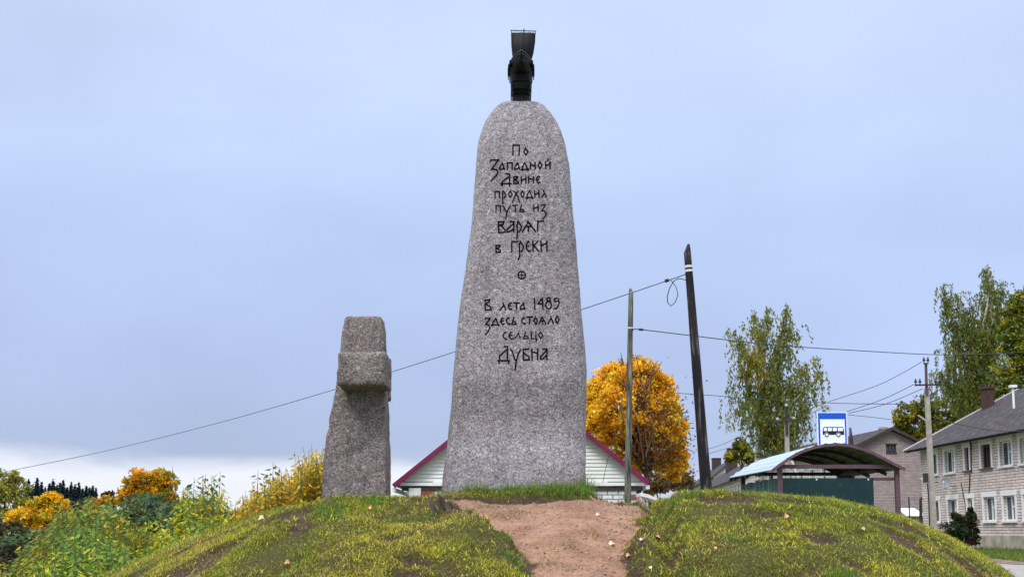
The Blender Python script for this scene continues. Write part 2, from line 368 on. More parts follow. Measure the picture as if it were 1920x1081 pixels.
# skyline of the mound as it is seen: (pixel x, pixel y)
SKYLINE = np.array([(60,1142),(120,1112),(180,1082),(260,1042),(350,1007),(430,977),(520,948),(610,930),(700,927),(780,926),(830,922),(960,917),(1095,915),(1140,934),
                    (1190,937),(1232,936),(1262,924),(1340,917),(1450,921),(1560,930),(1640,947),(1700,966),(1780,1002),(1850,1042),(1900,1076),(1960,1122),(2020,1172)], float)
SKYLINE[:, 1] += 7
CXs = (SKYLINE[:, 0] - 960) / FPX * 15.0
CZs = 1.6 + (1000 - SKYLINE[:, 1]) / FPX * 15.0
def path_mask(x, y):
    """1 on the bare earth path, 0 off it"""
    xc = np.interp(y, [8, 10, 12.3, 13.8, 14.25, 16.4], [0.82, 0.76, 0.50, 0.37, 1.36, 1.42])
    hw = np.interp(y, [8, 10, 11.2, 12.3, 13.1, 13.78, 14.0, 16.4], [0.26, 0.29, 0.42, 0.82, 1.10, 1.43, 0.42, 0.34])
    e = (fbm(x, y, 2.6, 5, 21, 0.62) - 0.5) * 0.50
    return sstep(0.07, -0.09, np.abs(x - xc) - hw + e)
def path_dip(x, y):
    xc = np.interp(y, [8, 10, 12.3, 13.8, 14.25, 16.4], [0.82, 0.76, 0.50, 0.37, 1.36, 1.42])
    hw = np.interp(y, [8, 10, 11.2, 12.3, 13.1, 13.78, 14.0, 16.4], [0.26, 0.29, 0.42, 0.82, 1.10, 1.43, 0.42, 0.34])
    dep = np.interp(y, [8, 10, 12, 13.4, 13.9, 14.2, 14.6, 16.4], [0.20, 0.30, 0.26, 0.13, 0.08, 0.05, 0.03, 0.04])
    e = (fbm(x, y, 2.6, 5, 21, 0.62) - 0.5) * 0.50
    return dep * sstep(0.24, -0.10, np.abs(x - xc) - hw + e)
def mound_base(x, y, cz):
    xr = 0.5 + (x - 0.5) * (1 + 0.095 * np.clip(15 - y, 0, 9) + 0.05 * np.clip(y - 16.2, 0, 9))      # rounded plan
    C = np.interp(xr, np.concatenate([[-9.5], CXs, [9.5]]), np.concatenate([[cz[0] - 2.2], cz, [cz[-1] - 2.2]]))
    t = np.clip((13.4 - y) / 5.8, 0, 1.4) ** 1.6; t2 = np.clip((y - 16.4) / 4.2, 0, 1.4) ** 1.5
    return C - 2.15 * t - 2.0 * t2
HOLLOWS = [(2.15, 12.45, 0.30), (1.72, 12.6, 0.16), (2.9, 11.3, 0.24), (-3.15, 12.0, 0.34), (-1.1, 11.3, 0.26), (-2.1, 11.9, 0.28), (-1.9, 12.8, 0.2), (3.9, 11.6, 0.2), (1.45, 11.2, 0.2), (-0.85, 13.5, 0.26), (-0.5, 12.9, 0.22), (-0.12, 12.2, 0.17), (0.3, 11.4, 0.12)]
def bare_mask(x, y):
    b = sstep(0.585, 0.67, fbm(x, y * 1.5, 1.25, 4, 41))
    edge = path_mask(x, y - 0.0)
    for hx, hy, hr in HOLLOWS:
        b = np.maximum(b, sstep(1.0, 0.45, np.hypot((x - hx) / hr, (y - hy) / (hr * 0.8)) + (fbm(x, y, 4.0, 3, 55) - 0.5) * 1.3))
    near = sstep(0.42, 0.10, np.abs(x - np.interp(y, [8, 10, 12.3, 13.8], [0.82, 0.76, 0.50, 0.37])) - np.interp(y, [8, 10, 11.2, 12.3, 13.1, 13.78], [0.26, 0.29, 0.42, 0.82, 1.10, 1.43])) * (y < 14.1)
    ring = sstep(0.16, 0.05, np.abs(y - 13.95)) * sstep(0.9, 0.6, np.abs(x - 0.45)) * 0.6
    return np.clip(b * 0.95 + near * 0.8 * sstep(0.40, 0.6, fbm(x, y, 3.1, 3, 77)) + ring, 0, 1) * (1 - edge)
def mound_h(x, y, cz=None, detail=True):
    x = np.asarray(x, float); y = np.asarray(y, float)
    z = mound_base(x, y, CZs if cz is None else cz)
    if not detail: return z
    z = z - path_dip(x, y)
    z = z + (fbm(x, y, 0.9, 4, 61) - 0.5) * 0.12 * (1 - path_mask(x, y)) + (fbm(x, y, 4.2, 3, 62) - 0.5) * 0.06
    z = z - 0.07 * bare_mask(x, y)
    d = np.hypot((x - 0.02) / 1.15, (y - 15.3) / 1.25)
    return z + 0.05 * sstep(1.12, 0.85, d)
# fit the ridge so that the modelled skyline is the surveyed one
for _ in range(25):
    ys = np.linspace(8, 20, 80)
    for i, (px, py) in enumerate(SKYLINE):
        d = ys * CP + 0.3 * SP; xs = (px - 960) / FPX * d
        z = mound_h(xs, ys)
        _, pyy = proj(xs, ys, z)
        CZs[i] = np.clip(CZs[i] + np.clip((pyy.min() - py) / FPX * 15.0 * 0.6, -0.12, 0.12), -0.9, 2.3)
def surf(x, y):
    return np.maximum(mound_h(x, y), ground_h(x, y))
def surf1(x, y): return float(surf(np.array([x]), np.array([y]))[0])
def gh1(x, y): return float(ground_h(np.array([x]), np.array([y]))[0])

def grid_mesh(name, xs, ys, hf, smooth=True):
    X, Y = np.meshgrid(xs, ys); Z = hf(X, Y)
    v = np.stack([X, Y, Z], -1).reshape(-1, 3); nx, ny = len(xs), len(ys)
    i = np.arange(nx - 1)[None, :] + nx * np.arange(ny - 1)[:, None]; i = i.ravel()
    return v, np.stack([i, i + 1, i + nx + 1, i + nx], 1)
def dens(a, b, st, far, k):
    near = list(np.arange(a, b + 1e-6, st)); lo, hi, s = a, b, st
    while hi < far:
        s *= k; hi += s; near.append(hi)
    s = st
    while lo > -far:
        s *= k; lo -= s; near.insert(0, lo)
    return np.array(near)
xs = dens(-44, 40, 1.0, 1600, 1.22); ys = np.concatenate([[-60, -30, -15, -6], np.arange(0, 100, 1.0), 100 * 1.06 ** np.arange(0, 53)])
v, f = grid_mesh('ground', xs, ys, ground_h)
gm, t, b = newmat('ground_grass')
c_ = coords(t); fa = noise_n(t, c_, 0.5, 6, 0.65); fb = noise_n(t, c_, 7.0, 5, 0.7)
cc = ramp_n(t, fa, [(0.3, (0.05, 0.075, 0.015)), (0.5, (0.10, 0.13, 0.025)), (0.7, (0.16, 0.15, 0.05))])
cc = mix_n(t, 1.0, cc, ramp_n(t, fb, [(0.3, 0.6), (0.7, 1.25)]), 'MULTIPLY'); t.links.new(cc, b.inputs['Base Color']); b.inputs['Roughness'].default_value = 0.95
bump_n(t, b, fb, 0.8, 0.1)
tag(link('ground', npmesh('ground', v, f, smooth=True), gm), kind='structure')

# mound and the trodden path: one fine sheet cut along the path edge
xs = np.arange(-6.6, 7.4, 0.035); ys = np.concatenate([np.arange(7.6, 16.6, 0.035), np.arange(16.6, 20.6, 0.14)])
v, f = grid_mesh('mound', xs, ys, lambda a, b_: np.maximum(mound_h(a, b_), ground_h(a, b_) - 0.25))
fc = v[f].mean(1); pm = path_mask(fc[:, 0], fc[:, 1]) > 0.5
tint = np.zeros((len(v), 3)); tint[:, 0] = path_mask(v[:, 0], v[:, 1]); tint[:, 1] = bare_mask(v[:, 0], v[:, 1])
def soil_mat():
    m, t, b = newmat('mound_soil')
    a = t.nodes.new('ShaderNodeAttribute'); a.attribute_name = 'tint'; s = t.nodes.new('ShaderNodeSeparateColor'); t.links.new(a.outputs[0], s.inputs[0])
    c = coords(t); f1 = noise_n(t, c, 2.5, 6, 0.65); f2 = noise_n(t, c, 26, 5, 0.7); f3 = noise_n(t, coords(t, 'Object', (1, 1.6, 1)), 75, 3, 0.6)
    earth = ramp_n(t, f1, [(0.30, (0.175, 0.095, 0.066)), (0.5, (0.30, 0.17, 0.118)), (0.72, (0.40, 0.25, 0.18))])
    earth = mix_n(t, 1.0, earth, ramp_n(t, f2, [(0.30, 0.5), (0.46, 0.95), (0.72, 1.18)]), 'MULTIPLY')
    earth = mix_n(t, 1.0, earth, ramp_n(t, f3, [(0.33, 0.62), (0.44, 1.0), (0.62, 1.02), (0.74, 1.3)]), 'MULTIPLY')
    grey = ramp_n(t, f2, [(0.3, (0.15, 0.095, 0.08)), (0.7, (0.27, 0.185, 0.155))])
    earth = mix_n(t, ramp_n(t, noise_n(t, coords(t, 'Object', (1, 1.8, 1)), 1.7, 5, 0.65), [(0.54, 0.0), (0.66, 0.7)]), earth, grey)
    dark = ramp_n(t, f2, [(0.3, (0.035, 0.022, 0.017)), (0.7, (0.10, 0.066, 0.05))])
    gr = ramp_n(t, f2, [(0.3, (0.035, 0.032, 0.012)), (0.7, (0.09, 0.085, 0.025))])
    turf = mix_n(t, ramp_n(t, s.outputs[1], [(0.2, 0.0), (0.6, 1.0)]), gr, dark)
    edge = math_n(t, 'ADD', s.outputs[0], math_n(t, 'MULTIPLY', math_n(t, 'SUBTRACT', f2, 0.5), 0.5))
    t.links.new(mix_n(t, ramp_n(t, edge, [(0.45, 0.0), (0.8, 1.0)]), mix_n(t, ramp_n(t, s.outputs[0], [(0.05, 0.0), (0.4, 1.0)]), turf, dark), earth), b.inputs['Base Color'])
    b.inputs['Roughness'].default_value = 0.95; b.inputs['Specular IOR Level'].default_value = 0.15
    bump_n(t, b, math_n(t, 'ADD', f2, math_n(t, 'MULTIPLY', f3, 0.5)), 0.7, 0.03)
    return m
M['soil'] = soil_mat()
def submesh(name, v, f, tint):
    u, inv = np.unique(f, return_inverse=True)
    return npmesh(name, v[u], inv.reshape(f.shape), tint[u], True)
tag(link('mound', submesh('mound', v, f[~pm], tint), M['soil']), kind='structure')
tag(link('path', submesh('path', v, f[pm], tint), M['soil']), kind='structure')

# ------------------------------------------------------------------ grass on the mound
def blades(name, x, y, z, ln, wd, lean, cols, mat, tilt_dir=None, rng=RNG):
    n = len(x); az = rng.uniform(0, 2 * math.pi, n)
    dx, dy = np.cos(az), np.sin(az)
    if tilt_dir is not None: dx, dy = dx + tilt_dir[0], dy + tilt_dir[1]
    q = np.hypot(dx, dy) + 1e-6; dx, dy = dx / q, dy / q
    fa = rng.uniform(0, 2 * math.pi, n); wx, wy = np.cos(fa) * wd / 2, np.sin(fa) * wd / 2
    o = np.stack([x, y, z], 1)
    h1 = ln * 0.55; m = o + np.stack([dx * lean * ln * 0.30, dy * lean * ln * 0.30, h1 * (1 - 0.35 * lean)], 1)
    tp = o + np.stack([dx * lean * ln * 0.95, dy * lean * ln * 0.95, ln * np.clip(1 - 0.85 * lean, 0.06, 1)], 1)
    w = np.stack([wx, wy, np.zeros(n)], 1)
    v = np.stack([o - w, o + w, m + w * 0.8, m - w * 0.8, tp + w * 0.12, tp - w * 0.12], 1).reshape(-1, 3)
    b = np.arange(n)[:, None] * 6
    f = np.concatenate([b + np.array([0, 1, 2, 3]), b + np.array([3, 2, 4, 5])], 0)
    return npmesh(name, v, f, np.repeat(cols, 6, 0))
def palette(n, x, y, rng, cols, noise_scale=0.9, seed=90):
    k = np.clip(fbm(x, y, noise_scale, 3, seed) * 1.6 - 0.3 + rng.normal(0, 0.16, n), 0, 0.999) * (len(cols) - 1)
    i = k.astype(int); fr = (k - i)[:, None]; cols = np.array(cols)
    return (cols[i] * (1 - fr) + cols[np.minimum(i + 1, len(cols) - 1)] * fr) * rng.uniform(0.45, 1.5, (n, 1))
NB = 900000
x = RNG.uniform(-6.4, 6.9, NB); y = RNG.uniform(8.0, 17.2, NB)
pmk, bmk = path_mask(x, y), bare_mask(x, y)
tuft = fbm(x, y, 2.6, 3, 70)
keep = RNG.uniform(0, 1, NB) > np.clip(pmk * 1.02 + bmk * 0.93, 0, 0.995)
keep &= RNG.uniform(0, 1, NB) < 0.55 + 0.6 * sstep(0.36, 0.62, tuft)
# not under the stones
keep &= ~((np.abs(x - 0.02) < 0.82) & (np.abs(y - 15.35) < 0.33)) & ~((np.abs(x + 1.93) < 0.36) & (np.abs(y - 15.15) < 0.25))
x, y, tuft = x[keep], y[keep], tuft[keep]
z = mound_h(x, y)
px, py = proj(x, y, z)
ok = (px > -60) & (px < 1990) & (py < 1125) & (z > ground_h(x, y) - 0.05)
x, y, z, tuft = x[ok], y[ok], z[ok], tuft[ok]; n = len(x)
ln = (0.022 + 0.06 * RNG.uniform(0, 1, n) ** 1.8) * (0.65 + 0.9 * sstep(0.4, 0.8, tuft))
lean = np.clip(RNG.normal(0.80, 0.28, n), 0.05, 1.15)
# long lush fringe round the granite and clumps along the cut path edge
d = np.hypot((x - 0.02) / 1.12, (y - 15.3) / 1.15)
fr = (np.hypot((x - 0.15) / 1.25, (y - 15.3) / 1.15) < 1.10) & (y < 15.3)
lush = fr | ((np.hypot(x - 1.72, y - 12.9) < 0.34)) | (fbm(x, y, 2.1, 3, 140) + RNG.normal(0, 0.04, n) > 0.72)
ln[lush] = np.where(fr[lush], RNG.uniform(0.04, 0.17, lush.sum()), RNG.uniform(0.03, 0.10, lush.sum())) * (0.55 + 0.9 * sstep(0.35, 0.65, fbm(x[lush], y[lush], 5.5, 2, 333))); lean[lush] = np.clip(RNG.normal(0.66, 0.3, lush.sum()), 0.05, 1.05)
corner = np.hypot((x - 1.08) / 1.4, y - 14.75) < 0.26
ln[corner] *= 1.8
cols = palette(n, x, y, RNG, [(0.13, 0.12, 0.03), (0.16, 0.21, 0.024), (0.30, 0.345, 0.03), (0.45, 0.465, 0.032), (0.56, 0.52, 0.04), (0.44, 0.36, 0.10)])
cols[lush] = np.array([(0.09, 0.19, 0.022)]) * RNG.uniform(0.6, 1.6, (lush.sum(), 1)) + RNG.uniform(0, 0.05, (lush.sum(), 1)) * np.array([(1, 0.9, 0.1)])
brown = RNG.uniform(0, 1, n) < 0.16
cols[brown] = np.array([(0.22, 0.15, 0.075)]) * RNG.uniform(0.5, 1.5, (brown.sum(), 1))
wd_b = RNG.uniform(0.0035, 0.0075, n)
# long matted wisps lying over the turf, straw and moss coloured
n2 = 90000; x2 = RNG.uniform(-6.4, 6.9, n2); y2 = RNG.uniform(8.0, 17.2, n2)
k2 = (RNG.uniform(0, 1, n2) > np.clip(path_mask(x2, y2) * 1.05 + bare_mask(x2, y2) * 0.96, 0, 1)) & (np.hypot((x2 - 0.02) / 0.98, (y2 - 15.3) / 0.62) > 1) & (np.hypot((x2 + 1.93) / 0.5, (y2 - 15.15) / 0.4) > 1)
k2 &= fbm(x2, y2, 1.9, 3, 200) > 0.40
x2, y2 = x2[k2], y2[k2]; z2 = mound_h(x2, y2); px, py = proj(x2, y2, z2); ok = (px > -60) & (px < 1990) & (py < 1125) & (z2 > ground_h(x2, y2) - 0.05)
x2, y2, z2 = x2[ok], y2[ok], z2[ok]; n2 = len(x2)
c2 = palette(n2, x2, y2, RNG, [(0.14, 0.21, 0.02), (0.32, 0.39, 0.03), (0.52, 0.53, 0.035), (0.54, 0.47, 0.06), (0.32, 0.23, 0.10), (0.48, 0.38, 0.16)], 1.1, 210) * RNG.uniform(0.35, 1.12, (n2, 1))
x, y, z = np.concatenate([x, x2]), np.concatenate([y, y2]), np.concatenate([z, z2 + 0.012]); ln = np.concatenate([ln, RNG.uniform(0.04, 0.11, n2)])
lean = np.concatenate([lean, np.clip(RNG.normal(0.98, 0.16, n2), 0.5, 1.2)]); cols = np.concatenate([cols, c2]); wd_b = np.concatenate([wd_b, RNG.uniform(0.004, 0.009, n2)]); n = len(x)
me = blades('grass', x, y, z - 0.006, ln, wd_b, lean, cols, M['blade'])
print('blades', n)
tag(link('grass', me, M['blade']), kind='stuff')

# sparse weeds creeping over the path, and small clods
n = 14000; x = RNG.uniform(-1.2, 2.0, n); y = RNG.uniform(9.3, 14.4, n)
pq = path_mask(x, y); ok = (pq > 0.1) & ((fbm(x, y, 2.4, 3, 123) > 0.66) | ((pq < 0.9) & (fbm(x, y, 3.0, 3, 124) > 0.5))); x, y = x[ok], y[ok]; n = len(x)
me = blades('creeping_weeds', x, y, mound_h(x, y) - 0.005, RNG.uniform(0.02, 0.06, n), RNG.uniform(0.005, 0.009, n), RNG.uniform(0.3, 1, n),
            np.array([(0.17, 0.18, 0.035)]) * RNG.uniform(0.6, 1.5, (n, 1)), M['blade'])
tag(link('creeping_weeds', me, M['blade']), kind='stuff')
n = 8000; x = RNG.uniform(-1.2, 2.0, n); y = RNG.uniform(9.3, 16.2, n)
ok = path_mask(x, y) > 0.25; x, y = x[ok], y[ok]; n = len(x)
r = 0.004 + 0.020 * RNG.uniform(0, 1, n) ** 4
base = np.array([(1,0,0),(-.5,.87,0),(-.5,-.87,0),(0,0,.8),(.3,.5,.6)], float)
rv = base[None] * r[:, None, None] * RNG.uniform(0.7, 1.4, (n, 5, 3)) + np.stack([x, y, mound_h(x, y)], 1)[:, None]
fb_ = np.array([(0,1,3),(1,2,3),(2,0,3),(0,1,4),(0,2,4)]); f = (np.arange(n)[:, None, None] * 5 + fb_[None]).reshape(-1, 3)
cl = np.repeat(np.array([(0.36, 0.235, 0.18)]) * RNG.uniform(0.55, 1.6, (n, 1)), 5, 0)
tag(link('clods', npmesh('clods', rv.reshape(-1, 3), f, cl), M['blade']), kind='stuff')

# ------------------------------------------------------------------ carved stones
def lofted_stone(levels, nseg, amp, seed, expo, chip=0.25):
    """levels: list of (centre x, centre y, z, half width, half depth); returns MB"""
    mb = MB(); vs = []
    for (cx, cy, z, a, b) in levels:
        for k in range(nseg):
            th = 2 * math.pi * k / nseg; c, s_ = math.cos(th), math.sin(th)
            r = (abs(c) ** expo + abs(s_) ** expo) ** (-1 / expo)
            p = Vector((cx + a * c * r, cy + b * s_ * r, z)); q = p + Vector((seed, 0, 0))
            dsp = amp * (mnoise.noise(q * 2.6) * 1.0 + mnoise.noise(q * 7.0) * 0.55 + mnoise.noise(q * 19.0) * 0.30 - chip * max(0.0, mnoise.noise(q * 5.0) - 0.18) * 4)
            nrm = Vector((c, s_, 0)).normalized()
            vs.append(p + nrm * dsp)
    nl = len(levels)
    fs = [(i*nseg+k, i*nseg+(k+1) % nseg, (i+1)*nseg+(k+1) % nseg, (i+1)*nseg+k) for i in range(nl-1) for k in range(nseg)]
    fs += [tuple(range(nseg))[::-1], tuple((nl-1)*nseg+k for k in range(nseg))]
    mb.add(vs, fs); return mb
YS = 15.3                              # the stele's widest section
LEFT = [(960,192.4),(945,193),(937,197),(930,203),(921,214),(913,228),(903,250),(896,275),(892,310),(889,360),(887,405),(885,432),(881,455),(875,490),(868,540),(862,590),(856,640),(851,700),(846,760),(840,820),(834,870),(830,912)]
RIGHT = [(975,192.4),(1010,194.5),(1018,199),(1026,207),(1034,217),(1042,229),(1052,250),(1060,275),(1066,310),(1070,350),(1074,400),(1079,450),(1082,500),(1086,550),(1090,600),(1095,650),(1098,700),(1098,760),(1098,820),(1097,870),(1096,912)]
pys = [192.6,193.2,194.2,196,198.5,202,206,211,217,224,232,241,251,262,275] + list(np.linspace(290, 915, 62)) + [940, 965]
lv = []
for py in pys:
    q = min(py, 912)
    xl = np.interp(q, [p[1] for p in LEFT], [p[0] for p in LEFT]); xr = np.interp(q, [p[1] for p in RIGHT], [p[0] for p in RIGHT])
    a, b_ = P(xl, py, YS), P(xr, py, YS)
    hw = (b_.x - a.x) / 2; dome = min(1.0, hw / 0.56)
    hd = np.interp(py, [190, 300, 912], [0.30, 0.33, 0.44]) * dome ** 0.8
    off = np.interp(py, [190, 300, 720, 745, 790, 830, 870, 915], [0.05, 0.03, -0.02, 0.015, 0.075, 0.065, -0.01, -0.06])
    lv.append(((a.x + b_.x) / 2, YS + off, a.z, hw, hd))
lv.reverse()
base = Vector((0.02, YS, mound_h(np.array([0.02]), np.array([YS]))[0]))
stele = thing('granite_stele', base, 'tall round-topped grey granite stone with black inscription standing on the mound', 'monument')
smb = lofted_stone(lv, 160, 0.010, 3.0, 4.6)
stone = smb.build('stone', M['stele'], stele, smooth=True)
bvh = BVHTree.FromPolygons([Vector(v) for v in smb.v], smb.f)
EYE = Vector((0, 0, CAMZ))
def on_stone(px, py):
    d = (P(px, py, 10) - EYE).normalized(); h = bvh.ray_cast(EYE, d)
    return h[0] - d * 0.004 if h[0] is not None else P(px, py, 14.9)
def stroke(mb, pts, hw):
    out = []
    for a, b_ in zip(pts[:-1], pts[1:]):
        k = max(1, int(math.dist(a, b_) / 2.5))
        out += [(a[0] + (b_[0] - a[0]) * i / k, a[1] + (b_[1] - a[1]) * i / k) for i in range(k)]
    out.append(pts[-1]); vs = []; n = len(out); closed = math.dist(pts[0], pts[-1]) < 0.3
    for i, p in enumerate(out):
        q0 = out[i-1] if i else (out[-2] if closed else p); q1 = out[i+1] if i < n-1 else (out[1] if closed else p)
        d1 = ((p[0]-q0[0]), (p[1]-q0[1])); d2 = ((q1[0]-p[0]), (q1[1]-p[1]))
        def nm(d):
            l = math.hypot(*d); return (d[0]/l, d[1]/l) if l > 1e-6 else None
        d1, d2 = nm(d1), nm(d2); d1 = d1 or d2; d2 = d2 or d1
        t_ = nm((d1[0]+d2[0], d1[1]+d2[1])) or d1; nx, ny = -t_[1], t_[0]
        m = hw / max(0.55, nx * -d2[1] + ny * d2[0])
        if not closed and i == 0: p = (p[0] - t_[0]*hw*0.7, p[1] - t_[1]*hw*0.7)
        if not closed and i == n-1: p = (p[0] + t_[0]*hw*0.7, p[1] + t_[1]*hw*0.7)
        vs += [on_stone(p[0] - nx*m, p[1] - ny*m), on_stone(p[0] + nx*m, p[1] + ny*m)]
    mb.add(vs, [(2*i, 2*i+1, 2*i+3, 2*i+2) for i in range(n-1)])
R1 = (910, 260, .07865); R2 = (910, 325, .07865); R3 = (910, 400, .08323); R4 = (895, 545, .09249); R5 = (895, 610, .08854)
def circ(cx, cy, rx, ry, n=20): return [(cx + rx*math.cos(2*math.pi*i/n), cy + ry*math.sin(2*math.pi*i/n)) for i in range(n)] + [(cx + rx, cy)]
LINES = [
 (R1, 1.25, [[(660,395),(660,155),(810,155),(805,390)],[(960,225),(920,310),(965,390),(1015,310),(960,225)]]),
 (R1, 1.25, [[(125,535),(125,510),(315,500),(140,735)],[(140,735),(200,725),(270,735),(300,790),(270,870),(200,940),(140,1000)],
  [(405,580),(340,690),(335,725),(370,735),(430,705)],[(405,580),(460,730)],[(530,730),(530,575),(640,575),(640,725)],
  [(770,570),(695,690),(695,725),(740,725),(795,690)],[(770,570),(820,725)],[(940,570),(880,670),(880,735),(1010,730),(940,570)],
  [(880,735),(855,740),(885,760)],[(1000,725),(1030,725),(1015,760)],[(1075,560),(1078,715)],[(1185,560),(1188,715)],[(1075,615),(1185,645)],
  [(1300,545),(1255,630),(1300,720),(1350,630),(1300,545)],[(1435,550),(1437,710)],[(1545,550),(1540,715)],[(1440,640),(1540,590)],[(1480,520),(1505,490)]]),
 (R2, 1.25, [[(485,5),(580,20),(575,295)],[(575,70),(410,190),(405,240)],[(365,245),(620,240)],[(375,250),(405,300)],[(405,240),(405,300)],
  [(680,80),(680,235),(790,237),(790,205),(735,165),(690,150)],[(680,80),(775,80),(765,115),(700,150)],[(855,75),(860,235)],[(965,75),(968,240)],[(860,165),(965,120)],
  [(1032,75),(1035,225)],[(1145,75),(1150,225)],[(1035,115),(1145,145)],[(1300,90),(1265,60),(1225,105),(1220,160),(1265,230),(1305,205)],[(1225,140),(1275,140)]]),
 (R2, 1.1, [[(230,580),(230,430),(335,430),(335,580)],[(415,720),(410,430),(430,415),(490,500),(450,580)],[(595,415),(550,490),(600,575),(640,490),(595,415)],
  [(660,415),(720,460),(780,570),(815,690)],[(785,420),(735,470),(690,580),(645,690)],[(885,415),(840,490),(890,575),(930,490),(885,415)],
  [(1060,405),(995,510),(990,575),(1110,570),(1060,405)],[(990,575),(960,580),(995,600)],[(1110,570),(1135,575),(1115,605)],
  [(1170,400),(1180,565)],[(1275,400),(1280,570)],[(1175,510),(1275,450)],[(1380,400),(1455,560)],[(1410,470),(1345,565)]]),
 (R2, 1.1, [[(255,930),(255,765),(360,765),(360,925)],[(410,765),(435,785),(490,905),(515,905)],[(600,760),(540,860),(505,960),(490,1080)],
  [(650,760),(770,755)],[(715,760),(715,920)],[(860,755),(820,905),(925,910),(910,870),(840,845)],[(1155,745),(1160,905)],[(1260,745),(1262,895)],[(1160,840),(1260,790)],
  [(1330,755),(1435,745),(1340,890),(1410,890),(1455,950),(1430,1020),(1376,1085)]]),
 (R3, 1.3, [[(295,185),(300,430),(445,420),(440,370),(380,290),(310,260)],[(285,190),(415,185),(400,245),(315,260)],[(555,185),(640,185),(640,415)],[(640,220),(490,360),(490,410),(540,410),(640,350)],
  [(710,570),(725,430),(710,300),(735,170),(810,290),(805,350),(760,405)],[(950,180),(970,190),(1130,405)],[(970,195),(835,410)],[(915,290),(1025,290)],[(970,290),(970,405)],[(1180,400),(1180,175),(1315,170)]]),
 (R3, 1.3, [[(240,720),(240,870),(345,870),(335,830),(260,785)],[(235,720),(330,715),(320,755),(255,785)],[(595,860),(595,635),(735,630)],[(740,1040),(775,960),(765,700),(790,630),(865,750),(810,860)],
  [(990,640),(970,625),(925,690),(925,780),(980,855),(1020,830)],[(930,735),(985,730)],[(1070,620),(1075,850)],[(1185,620),(1085,730),(1140,770),(1200,855)],[(1250,615),(1260,850)],[(1385,620),(1388,850)],[(1260,725),(1385,660)]]),
 (R4, 1.2, [[(155,180),(160,385),(280,380),(265,320),(165,265)],[(150,185),(255,180),(240,215),(165,265)],[(520,240),(575,380)],[(535,290),(460,385)],
  [(690,250),(665,240),(630,285),(630,330),(665,375),(700,365)],[(630,300),(680,300)],[(740,240),(850,240)],[(795,245),(795,375)],[(930,240),(965,375)],[(930,250),(870,340),(875,375),(915,370),(955,335)],
  [(1160,145),(1165,365)],[(1330,365),(1320,145),(1225,260),(1330,260)],circ(1443,170,34,34),circ(1443,285,58,75),
  [(1590,215),(1560,200),(1555,170),(1590,145),(1640,160),(1660,230),(1640,310),(1590,360),(1550,360)],[(1590,215),(1640,200)]]),
 (R4, 1.2, [[(160,560),(165,552),(260,552),(175,675),(235,690),(255,740),(225,810),(160,885)],[(375,555),(315,630),(310,685),(420,685),(375,555)],[(310,685),(290,690),(300,710)],[(420,685),(440,690),(430,710)],
  [(525,555),(505,545),(475,590),(475,630),(520,680),(545,665)],[(475,610),(525,600)],[(645,560),(620,540),(590,580),(595,630),(640,680),(670,660)],[(740,535),(700,675),(785,675),(770,630),(715,615)],
  [(955,545),(935,540),(900,580),(905,630),(950,670),(980,650)],[(1000,530),(1120,525)],[(1060,530),(1060,665)],[(1180,530),(1140,600),(1190,675),(1220,600),(1180,530)],
  [(1310,525),(1390,665)],[(1310,530),(1250,665)],[(1280,605),(1350,605)],[(1318,610),(1318,660)],[(1490,520),(1540,660)],[(1495,540),(1435,665)],[(1615,510),(1580,580),(1625,655),(1660,580),(1615,510)]]),
 (R5, 1.05, [[(610,155),(590,140),(545,190),(550,240),(600,290),(620,275)],[(740,145),(715,140),(670,190),(675,240),(730,290),(760,265)],[(670,215),(735,200)],[(865,145),(910,275)],[(865,165),(795,275)],
  [(1020,140),(975,275),(1085,270),(1065,225),(995,220)],[(1140,135),(1145,275),(1240,275)],[(1240,130),(1240,275),(1265,285),(1240,335)],[(1335,130),(1300,200),(1340,275),(1385,200),(1335,130)]]),
 (R5, 1.3, [[(570,440),(640,440),(635,735)],[(630,500),(470,640),(470,690),(485,735)],[(435,740),(675,740)],[(445,745),(465,800)],[(675,740),(655,795)],[(705,505),(735,530),(795,720),(820,725)],[(915,510),(870,590),(825,740),(800,930)],
  [(1090,495),(970,500),(975,725),(1100,720),(1085,650),(985,580)],[(1155,490),(1160,730)],[(1280,490),(1275,720)],[(1160,555),(1280,580)],[(1385,490),(1475,490),(1470,715)],[(1470,510),(1335,670),(1340,710),(1380,705),(1470,620)]]),
]
for (ox, oy, k), hw, strokes in LINES:
    mb = MB()
    for s_ in strokes: stroke(mb, [(ox + a * k, oy + b_ * k) for a, b_ in s_], hw * 1.06)
    mb.build('inscription_line', M['letter'], stele)
mb = MB(); stroke(mb, circ(978.3, 515.3, 7.0, 7.0, 28), 1.2); stroke(mb, [(972, 515.3), (984.6, 515.3)], 0.8); stroke(mb, [(978.3, 509), (978.3, 521.6)], 0.8)
mb.build('circle_emblem', M['letter'], stele)

